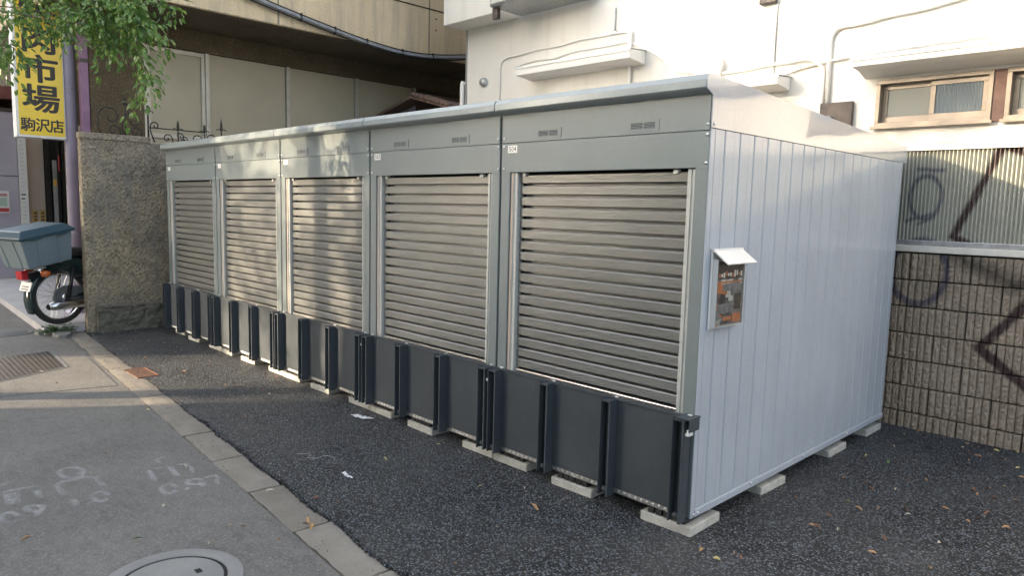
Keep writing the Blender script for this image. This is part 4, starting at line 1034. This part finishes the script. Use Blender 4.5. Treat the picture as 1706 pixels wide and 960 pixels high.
mb.add(vs, [(i*n+k,i*n+(k+1) % n,(i+1)*n+(k+1) % n,(i+1)*n+k) for i in range(len(sec)-1) for k in range(n)]+[tuple(range(n))[::-1], tuple(range((len(sec)-1)*n, len(sec)*n))], True)
mb.build('seat', M_seat, mc, fix=True)
MB().extr([(.70,.30),(.92,.34),(1.02,.80),(.90,.86),(.78,.60)], -.21, .21, 'x').build('leg_shield', M_white, mc, .03)
MB().tube([(0,1.06,.62),(0,.93,1.0)], .03, 10).build('head_tube', M_grn, mc)
for s in (-1,1):
    MB().tube([(s*.055,1.19,.30),(s*.055,1.06,.68)], .02, 8).build('fork', M_grn, mc)
    MB().tube([(s*.1,.03,.28),(s*.105,.10,.62)], [.024,.02], 10).build('shock', M_blk, mc)
    MB().tube([(s*.085,0,.3),(s*.085,.45,.33)], .022, 8).build('swing_arm', M_blk, mc)
MB().tube([(-.32,.86,1.02),(-.15,.95,1.04),(.15,.95,1.04),(.32,.86,1.02)], .014, 8).build('handlebar', M_blk, mc)
MB().lathe([(.0,.09),(.075,.08),(.085,.0),(.05,-.08)], 16, (0,1.02,.95), 'y').build('headlamp', M_chrome, mc)
MB().box(-.10,.10,.42,.75,.16,.40).build('engine', pm('cast_engine', (.16,.16,.16), (.24,.24,.24), 20, .5, .6), mc, .03)
cc = [(y,z) for y,z in [(-.13,.30),(-.10,.385),(0,.42),(.25,.40),(.42,.38),(.44,.30),(.42,.24),(.2,.215),(0,.19),(-.09,.22)]]
MB().extr(cc, .066, .098, 'x').build('chain_case', pm('grey_chain_case', (.13,.135,.14), (.19,.195,.20), 10, .35, .3), mc, .012, 3)
MB().lathe([(0,.006),(.03,.004),(.034,-.004)], 14, (.1,0,.30), 'x').build('axle_cap', M_chrome, mc)
MB().tube([(.135,-.20,.215),(.135,-.10,.222),(.135,.28,.235),(.12,.42,.21),(.09,.6,.17)], [.032,.048,.048,.024,.018], 14).build('muffler', M_chrome, mc)
MB().tube([(.135,-.215,.214),(.135,-.205,.215)], .018, 10).build('muffler_outlet', M_blk, mc)
MB().extr([(-.33,.565),(-.31,.50),(-.22,.52),(-.20,.59)], -.045, .045, 'x').build('tail_lamp_bracket', M_blk, mc, .008)
MB().extr([(-.405,.595),(-.390,.505),(-.332,.495),(-.332,.600)], -.052, .052, 'x').build('tail_lamp', M_redl, mc, .010, 3)
for s in (-1,1):
    MB().lathe([(0,-.062),(.03,-.052),(.036,-.02),(.030,.02),(.012,.03)], 14, (s*.135,-.20,.565), 'y').build('turn_signal', M_orl, mc); MB().tube([(s*.05,-.19,.555),(s*.11,-.19,.562)], .008, 6).build('turn_signal_stalk', M_blk, mc)
pt = MB().extr([(-.352,.39),(-.345,.385),(-.315,.475),(-.322,.48)], -.085, .085, 'x').build('number_plate', M_white, mc)
for k in range(3): MB().extr([(-.3535+.0098*k+.003,.402+.024*k),(-.3525+.0098*k+.003,.402+.024*k),(-.349+.0098*k+.003,.414+.024*k),(-.350+.0098*k+.003,.414+.024*k)], -.06, .06, 'x').build('plate_mark', M_ink, pt)
MB().extr([(-.33,.42),(-.315,.30),(-.305,.18),(-.292,.18),(-.30,.30),(-.315,.42)], -.06, .06, 'x').build('mud_flap', M_grn, mc)
rk_ = MB()
for s in (-.12,-.04,.04,.12): rk_.tube([(s,-.40,.655),(s,-.1,.72),(s,.16,.76)], .008, 6)
for y, z in ((-.38,.66),(-.15,.71),(.08,.745)): rk_.tube([(-.14,y,z),(.14,y,z)], .007, 6)
rk_.build('rack', M_blk, mc)
MB().tube([(-.11,.3,.25),(-.25,.25,.02)], .011, 6).build('side_stand', M_blk, mc)
# cargo box, tilted with the rack
def taper(mb, x0, x1, y0, y1, z0, z1, d):
    return mb.add([(x0+d,y0+d,z0),(x1-d,y0+d,z0),(x1-d,y1-d,z0),(x0+d,y1-d,z0),(x0,y0,z1),(x1,y0,z1),(x1,y1,z1),(x0,y1,z1)], [(0,3,2,1),(4,5,6,7),(0,1,5,4),(1,2,6,5),(2,3,7,6),(3,0,4,7)])
bx_ = taper(MB(), -.27,.27,-.285,.285,0,.33,.045).build('cargo_box', M_tealb, mc, .018, 3); bx_.scale = (.92,.92,.92); bx_.location = (.0,-.19,.66); bx_.rotation_euler = (R(11),0,0)
rib = MB()
for y in (-.12,.10): rib.add([(.225+.005,y-.006,.0),(.225+.012,y,.0),(.225+.005,y+.006,.0),(.272,y-.006,.32),(.278,y,.32),(.272,y+.006,.32)], [(0,1,4,3),(1,2,5,4)])
for x in (-.12,.12): rib.add([(x-.006,-.240,0),(x,-.247,0),(x+.006,-.240,0),(x-.006,-.287,.32),(x,-.293,.32),(x+.006,-.287,.32)], [(0,1,4,3),(1,2,5,4)])
stuff(rib.build('rib', M_tealb, bx_))
ld = MB().box(-.295,.295,-.31,.31,.33,.365).build('lid', M_teal, bx_, .008, 2)
taper(MB(), -.285,.285,-.30,.30,.3655,.3656,0); mb = MB(); d = .055
mb.add([(-.285,-.30,.366),(.285,-.30,.366),(.285,.30,.366),(-.285,.30,.366),(-.285+d,-.30+d,.425),(.285-d,-.30+d,.425),(.285-d,.30-d,.425),(-.285+d,.30-d,.425)], [(4,5,6,7),(0,1,5,4),(1,2,6,5),(2,3,7,6),(3,0,4,7)])
mb.build('lid_crown', M_teal, bx_, .012, 2)
for y in (-.14,.15): MB().box(.296,.303,y-.06,y+.06,.318,.340).build('lid_clip', M_teal, bx_, .004)
tag(mc, 'dark green motorcycle with a grey-blue cargo box parked behind the pebble-dash wall', 'motorcycle')

# weed and broken stones at the wall's end
M_weed = leaf_mat('weed_leaf', (.05,.12,.025), (.08,.17,.04), (.12,.2,.05))
wd = empty('weed_clump', (-7.78,-1.02,.0)); rnd = random.Random(21); mb = MB(); ml = MB()
def leaf(mb, p, d, up, L, wd_, bend=.15):
    d = d.normalized(); s = d.cross(up)
    if s.length < 1e-3: s = d.orthogonal()
    s.normalize(); nrm = s.cross(d).normalized()
    a = p+d*L*.35; b_ = p+d*L*.75
    mb.add([p, a+s*wd_*.5+nrm*wd_*bend, b_+s*wd_*.36+nrm*wd_*bend*.7-nrm*L*.03, p+d*L-nrm*L*.09, b_-s*wd_*.36+nrm*wd_*bend*.7-nrm*L*.03, a-s*wd_*.5+nrm*wd_*bend, a, b_-nrm*L*.03], [(0,6,1),(6,7,2,1),(7,3,2),(0,5,6),(6,5,4,7),(7,4,3)], True)
for k in range(34):
    a = rnd.uniform(0,6.28); r = rnd.uniform(.02,.15); h = rnd.uniform(.03,.13)
    t = Vector((r*math.cos(a), r*1.5*math.sin(a), h)); ml.tube([(0,0,0), t*.5+Vector((0,0,.02)), t], .0018, 4, False)
    for q in range(6):
        aa = rnd.uniform(0,6.28); leaf(mb, t*rnd.uniform(.6,1), Vector((math.cos(aa),math.sin(aa),rnd.uniform(-.2,.5))), Vector((0,0,1)), rnd.uniform(.03,.055), rnd.uniform(.018,.03))
stuff(mb.build('leaves', M_weed, wd)); ml.build('stems', M_weed, wd)
tag(wd, 'small green weed clump growing at the foot of the wall end by the wheel', 'weed')
for k, (x, y, s, lab) in enumerate(((-7.62,-1.02,.16,'flat pale broken paving stone in front of the weed clump'),(-8.15,-1.08,.13,'broken pale stone under the motorcycle wheel, left of the weed'),(-7.95,-1.17,.10,'small chipped stone at the forecourt edge below the motorcycle wheel'))):
    mb = MB(); rnd = random.Random(k); n = 9; a0 = [(s*(.8+.3*rnd.random())*math.cos(2*math.pi*i/n), s*.6*(.8+.3*rnd.random())*math.sin(2*math.pi*i/n)) for i in range(n)]
    mb.extr(a0, -.01, .04, 'z'); o = mb.build('broken_stone', M_conc, None, .008); o.location = (x, y, .005); tag(o, lab, 'stone')

# ================================================================== STREET TREE (its branches hang into the upper left corner)
rnd = random.Random(33)
tr = empty('street_tree', (-6.5, -4.1, 0)); TR = Vector(tr.location)
TW = [
    [(-5.73, -2.696, 3.768), (-4.78, -2.139, 3.026), (-4.373, -1.895, 2.874), (-4.014, -1.686, 2.8), (-3.691, -1.516, 2.707), (-3.451, -1.435, 2.59), (-3.323, -1.403, 2.426), (-3.259, -1.44, 2.244)],
    [(-5.53, -2.514, 3.642), (-4.302, -1.794, 3.053), (-3.71, -1.504, 2.903), (-3.402, -1.339, 2.883), (-3.27, -1.207, 2.872)],
    [(-5.193, -2.447, 2.826), (-4.631, -2.169, 2.79), (-4.476, -2.024, 2.712), (-4.241, -1.947, 2.603), (-4.19, -1.908, 2.531)],
    [(-5.488, -2.407, 3.144), (-4.439, -1.809, 2.932), (-4.074, -1.598, 2.831), (-3.765, -1.438, 2.772), (-3.556, -1.392, 2.631)],
    [(-4.566, -2.016, 3.337), (-3.894, -1.668, 3.041), (-3.525, -1.466, 2.863), (-3.317, -1.421, 2.724), (-3.257, -1.388, 2.552)],
    [(-5.443, -2.435, 2.693), (-4.805, -2.086, 2.622), (-4.528, -1.961, 2.548)],
    [(-4.081, -1.691, 3.192), (-3.769, -1.56, 2.925), (-3.605, -1.567, 2.742), (-3.564, -1.547, 2.605)],
    [(-5.54, -2.194, 3.02), (-4.896, -1.837, 2.961), (-4.58, -1.671, 2.894), (-4.308, -1.566, 2.727)],
    [(-3.821, -1.574, 3.165), (-3.547, -1.476, 2.941), (-3.362, -1.455, 2.799), (-3.302, -1.413, 2.686)],
    [(-4.672, -2.144, 3.208), (-4.238, -1.877, 3.022), (-3.878, -1.678, 2.881), (-3.642, -1.598, 2.78)],

]
def tp(mb, name, mat):
    o = mb.build(name, mat, tr); o.location = -TR; return o
top = Vector((-6.4,-3.9,3.2))
tp(MB().tube([(-6.5,-4.1,-.05),(-6.49,-4.08,.2),(-6.46,-4.04,1.2),(-6.44,-3.98,2.2),top,(-6.5,-3.8,4.2),(-6.8,-3.7,5.2)], [.17,.13,.11,.10,.09,.06,.03], 12), 'trunk', M_bark)
LF = MB()
def twig_leaves(pts, n, spread, lf, L=(.040,.062)):
    P = smooth(pts, 8); m = len(P)
    for k in range(n):
        i = min(m-2, int((rnd.random()**.8)*(m-1))); p = P[i].lerp(P[i+1], rnd.random())
        t = (P[i+1]-P[i]).normalized()
        off = Vector((rnd.gauss(0,1),rnd.gauss(0,1),rnd.gauss(-.25,.9)))*spread
        d = (t*rnd.uniform(.2,1.0)+off.normalized()*rnd.uniform(.4,1.1)+Vector((0,0,-.35))).normalized()
        leaf(lf, p+off, d, Vector((rnd.gauss(0,.5),rnd.gauss(0,.5),1)).normalized(), rnd.uniform(*L), rnd.uniform(.018,.028), .12)
for i, b_ in enumerate(TW):
    P = [Vector(p) for p in b_]; root = top.lerp(Vector((-6.5,-3.8,4.2)), rnd.random())
    full = [root, root.lerp(P[0], .55)+Vector((0,0,.25))]+P; n = len(full)
    tp(MB().tube(smooth(full, 6), [max(.0025, .022*(1-j/(n*6-6))**2.4) for j in range((n-1)*6+1)], 6), 'branch', M_bark)
    twig_leaves(b_, 170 if i not in (1,2,5,7) else 60, .055, LF)
    S_ = smooth(b_, 8)
    for k in range(16):                                   # side twigs
        q = rnd.choice(S_[3:-2]); d = Vector((rnd.gauss(0,1),rnd.gauss(0,1),rnd.gauss(-.5,.6))).normalized(); L_ = rnd.uniform(.08,.24)*(1.0 if i != 1 else .5)
        tw_ = [q, q+d*L_*.5+Vector((0,0,.01)), q+d*L_+Vector((0,0,-.05))]
        LF_n = int(7+L_*36); twig_leaves([tuple(p) for p in tw_], LF_n, .022, LF)
# the crown above the frame
for c in range(90):
    a = rnd.uniform(0,6.28); r = 1.5*math.sqrt(rnd.random()); h = rnd.uniform(0,1)
    q = Vector((-7.0+r*math.cos(a), -3.7+r*.9*math.sin(a), 4.1+2.6*h*(1-.3*r/1.7)))
    if q.y > -2.8 and q.z < 4.4: q.z += .6
    for k in range(60):
        o_ = Vector((rnd.gauss(0,.2),rnd.gauss(0,.2),rnd.gauss(0,.13)))
        leaf(LF, q+o_, Vector((rnd.gauss(0,1),rnd.gauss(0,1),rnd.gauss(-.3,.5))), Vector((0,0,1)), rnd.uniform(.04,.06), rnd.uniform(.018,.028), .1)
o = tp(LF, 'crown', M_leaf); stuff(o)
tag(tr, 'street tree with small glossy green leaves hanging over the yellow sign', 'tree')

# ================================================================== LITTER
M_dry = [pm('dry_leaf_tan', (.38,.22,.10), (.48,.30,.14), 60, .8), pm('dry_leaf_brown', (.20,.09,.05), (.28,.14,.08), 60, .8), pm('dry_leaf_yellow', (.48,.40,.14), (.55,.46,.2), 60, .7), pm('pale_leaf', (.50,.44,.33), (.58,.52,.40), 60, .8), pm('green_leaf', (.10,.22,.05), (.16,.3,.08), 60, .6)]
ME_leaf = []
for mi, m in enumerate(M_dry):
    for s in range(2):
        mb = MB(); rr = random.Random(mi*7+s); leaf(mb, Vector((-.5,0,.0)), Vector((1,0,.0)), Vector((0,0,1)), 1.0, .42 if s else .34, .35+.3*rr.random())
        me = mb.mesh('fallen_leaf', m); ME_leaf.append(me)
rnd = random.Random(77)
def fl(x, y, s, kind, where):
    z = .014 if where == 'pavement' else PZ+.006
    o = obj('fallen_leaf', ME_leaf[kind]); o.scale = (s, s, s); o.location = (x, y, z+.10*s); o.rotation_euler = (rnd.gauss(0,.35), rnd.gauss(0,.25), rnd.uniform(0,6.28))
    cn = ['tan', 'dark brown', 'yellow', 'pale', 'green'][kind//2]
    wh_ = {'pavement': 'lying on the grey pavement', 'right': 'on the black asphalt beside the end wall', 'front': 'on the black asphalt in front of the units'}[where]
    tag(o, 'small %s fallen leaf %s' % (cn, wh_), 'leaf', 'fallen %s leaves %s' % (cn, wh_))
def pick(): return rnd.choice([0,1,0,1,2,3,2,3,4,5,6,7,0,1])
for k in range(95):
    fl(rnd.uniform(.12,2.0), rnd.uniform(-.2,2.72)**1.0, rnd.uniform(.022,.05), pick(), 'right')
for k in range(14): fl(rnd.uniform(.1,1.3), rnd.uniform(2.55,2.84), rnd.uniform(.025,.05), pick(), 'right')
for x, y in ((.62,1.25),(.31,1.9)): fl(x, y, .055, 8, 'right')
for k in range(42):
    x = rnd.uniform(-7,.3); fl(x, rnd.uniform(kin(x)+.05, .0), rnd.uniform(.018,.04), pick(), 'front')
for k in range(22):
    x = -7.5+rnd.uniform(0,.5); fl(x, rnd.uniform(-.7,.0), rnd.uniform(.02,.035), pick(), 'front')
fl(-.72, -.36, .06, 0, 'front')
for x, y, s, kd in ((-1.37,-1.33,.05,0),(-1.30,-1.35,.05,1),(-1.34,-1.36,.045,2),(-1.85,-1.30,.05,6),(-2.53,-1.51,.05,6),(-2.02,-1.80,.045,6),(-1.72,-2.02,.05,8),(-2.05,-2.40,.05,0),(-1.45,-1.78,.05,6),(-1.52,-1.60,.035,2),(-1.28,-1.53,.03,2),(-3.9,-1.28,.035,4),(-5.75,-1.6,.04,6)): fl(x, y, s, kd, 'pavement')
for k in range(16): fl(rnd.uniform(-6,-1), rnd.uniform(-2.6,-1.6), rnd.uniform(.015,.03), pick(), 'pavement')
# scraps
M_film = pm('white_film', (.62,.63,.64), (.72,.73,.74), 30, .5)
def scrap(nm, x, y, L_, w_, rz, lab, sd):
    rr = random.Random(sd); n = 10; vs = []
    for i in range(n+1):
        for j in (-1,0,1):
            t = i/n; ww = w_*(.4+.6*math.sin(math.pi*min(1,max(0,t*.9+.05))))*rr.uniform(.5,1.1)
            vs.append((L_*(t-.5), j*ww*.5+.25*w_*math.sin(t*7), .004+rr.uniform(0,.014)*(1 if j else 1.4)))
    fs = [(i*3+j,(i+1)*3+j,(i+1)*3+j+1,i*3+j+1) for i in range(n) for j in range(2)]
    o = MB().add(vs, fs).build(nm, M_film); o.location = (x, y, PZ+.004); o.rotation_euler = (0,0,rz)
    sm = o.modifiers.new('thick','SOLIDIFY'); sm.thickness = .0008; tag(o, lab, 'litter')
scrap('plastic_scrap', -2.70, -.165, .20, .055, .35, 'torn flat white plastic scrap on the asphalt near the third unit', 1)
scrap('plastic_scrap', -1.76, -.87, .11, .03, -.05, 'small crumpled white plastic strip in the middle of the black asphalt', 2)
for nm, pts, lab in (('thread', [(-2.30,-.90),(-2.24,-.84),(-2.20,-.88),(-2.15,-.85),(-2.16,-.79),(-2.10,-.76),(-2.04,-.78)], 'thin white thread lying on the asphalt left of the crumpled plastic strip'),):
    o = MB().tube(smooth([(x,y,PZ+.005) for x,y in pts], 5), .0009, 4).build(nm, M_film); tag(o, lab, 'litter')
spk = MB()
for k in range(420):
    x = rnd.uniform(-6,2.4); y = rnd.uniform(kin(x)+.03, 2.5 if x > .05 else .0); crumb_r = rnd.uniform(.0015,.004)
    q_ = Quaternion((rnd.random(),rnd.random(),rnd.random(),rnd.random())).normalized().to_matrix()
    spk.add([q_ @ Vector(p)*crumb_r+Vector((x,y,PZ+.004)) for p in ico], icf)
stuff(spk.build('pale_grit', pm('pale_grit', (.40,.37,.31), (.5,.46,.4), 30, .9), pad))

# ================================================================== ACROSS THE STREET (out of frame, added and shaped to shade the place and show in the paint)
M_opp = stucco('grey_tile_facade', (.30,.29,.275), (.36,.35,.33), 30, .1, .2, (.2,.19,.18)); M_opp2 = stucco('tan_facade', (.38,.34,.28), (.44,.40,.33), 30, .1, .2, (.25,.22,.18))
def shade_building(name, x0, x1, y1, h, mat, lab, dp=8):
    e = empty(name, ((x0+x1)/2, y1-4, -.02)); w_ = (x1-x0)/2
    MB().box(-w_,w_,4-dp,4,0,h).build('wall', mat, e); MB().box(-w_-.05,w_+.05,3.95-dp,4.05,h+.002,h+.10).build('parapet', M_conc, e)
    win = MB().box(-.6,.6,4.001,4.03,0,1.3).mesh('window', M_dgl); fr = MB().box(-.65,.65,4.001,4.06,-.06,0).box(-.65,.65,4.001,4.06,1.3,1.36).box(-.65,-.6,4.001,4.06,0,1.3).box(.6,.65,4.001,4.06,0,1.3).mesh('window_frame', M_alu)
    nz = int((h-.6)//2.9)
    for j in range(nz):
        for i in range(min(9, int(w_*2//2.2))):
            x = -w_+1.1+2.2*i; o = obj('window', win, e); o.location = (x,0,.9+2.9*j); f_ = obj('window_frame', fr, o)
    tag(e, lab, 'building')
shade_building('tall_shade_block', -80, -16.0, -12, 13.5, M_opp, 'tall grey shading block added across the street, unseen behind the camera', 3)  # unseen block added to shade the left; kept shallow so sun passes its end
shade_building('low_shade_block', -11.15, 12, -12, 6.3, M_opp2, 'low tan shading block added across the street, unseen behind the camera')  # unseen low block added; its height sets where the shade line falls
def far_tree(x, y, lab, crown, nl, sd, cx=0, ex=.75):
    rr = random.Random(sd); e = empty('shade_tree', (x, y, -.02)); lf = MB()
    MB().tube([(0,0,0),(.02,0,1.5),(-.03,.02,3.2),(.05,0,5),(0,0,7.5)], [.18,.14,.12,.08,.02], 10).build('trunk', M_bark, e)
    for k in range(10):
        a = rr.uniform(0,6.28); z = rr.uniform(3.2,6.5); MB().tube([(0,0,z),(.6*math.cos(a),.6*math.sin(a),z+.5),(1.3*math.cos(a),1.3*math.sin(a),z+1.1)], [.05,.03,.01], 6).build('branch', M_bark, e)
    rx, z0, z1 = crown
    for k in range(nl):
        a = rr.uniform(0,6.28); t = rr.random()**ex; z = z0+(z1-z0)*t; r = rx*math.sqrt(rr.random())*(.55+.45*math.sin(math.pi*min(1, t*.8+.2)))
        c = Vector((cx+r*math.cos(a), r*math.sin(a), z))
        for q in range(30): leaf(lf, c+Vector((rr.gauss(0,.19),rr.gauss(0,.19),rr.gauss(0,.13))), Vector((rr.gauss(0,1),rr.gauss(0,1),rr.gauss(-.2,.5))), Vector((0,0,1)), rr.uniform(.09,.14), rr.uniform(.05,.08), .1)
    stuff(lf.build('crown', M_leaf, e)); tag(e, lab, 'tree'); return e
ft = far_tree(-9.5, -9.2, 'leafy unseen tree added across the street to break up the sun', (1.95, 2.7, 10.5), 600, 5, -1.4, .66)  # unseen tree added so its crown dapples the shutters and shades the wall
far_tree(-9.75, -9.9, 'thin unseen tree added beside the leafy one to shade the white wall', (1.0, 6.2, 10.0), 150, 9)  # unseen sparse tree added to push back the sunlit edge on the wall
for x_, rz_, lb_ in ((-3.6,1.0,'full unseen tree added across the street to dim the middle of the row'),(.4,2.3,'full unseen tree added across the street to dim the nearest unit'),(4.4,4.0,'full unseen tree added across the street to dim the fronts, right of the row')):
    c = dup(ft); c.location = (x_, -9.0, -.02); c.rotation_euler = (0,0,rz_); c['label'] = lb_  # unseen copies added to darken the street fronts and reflect green
S.cycles.samples = 64
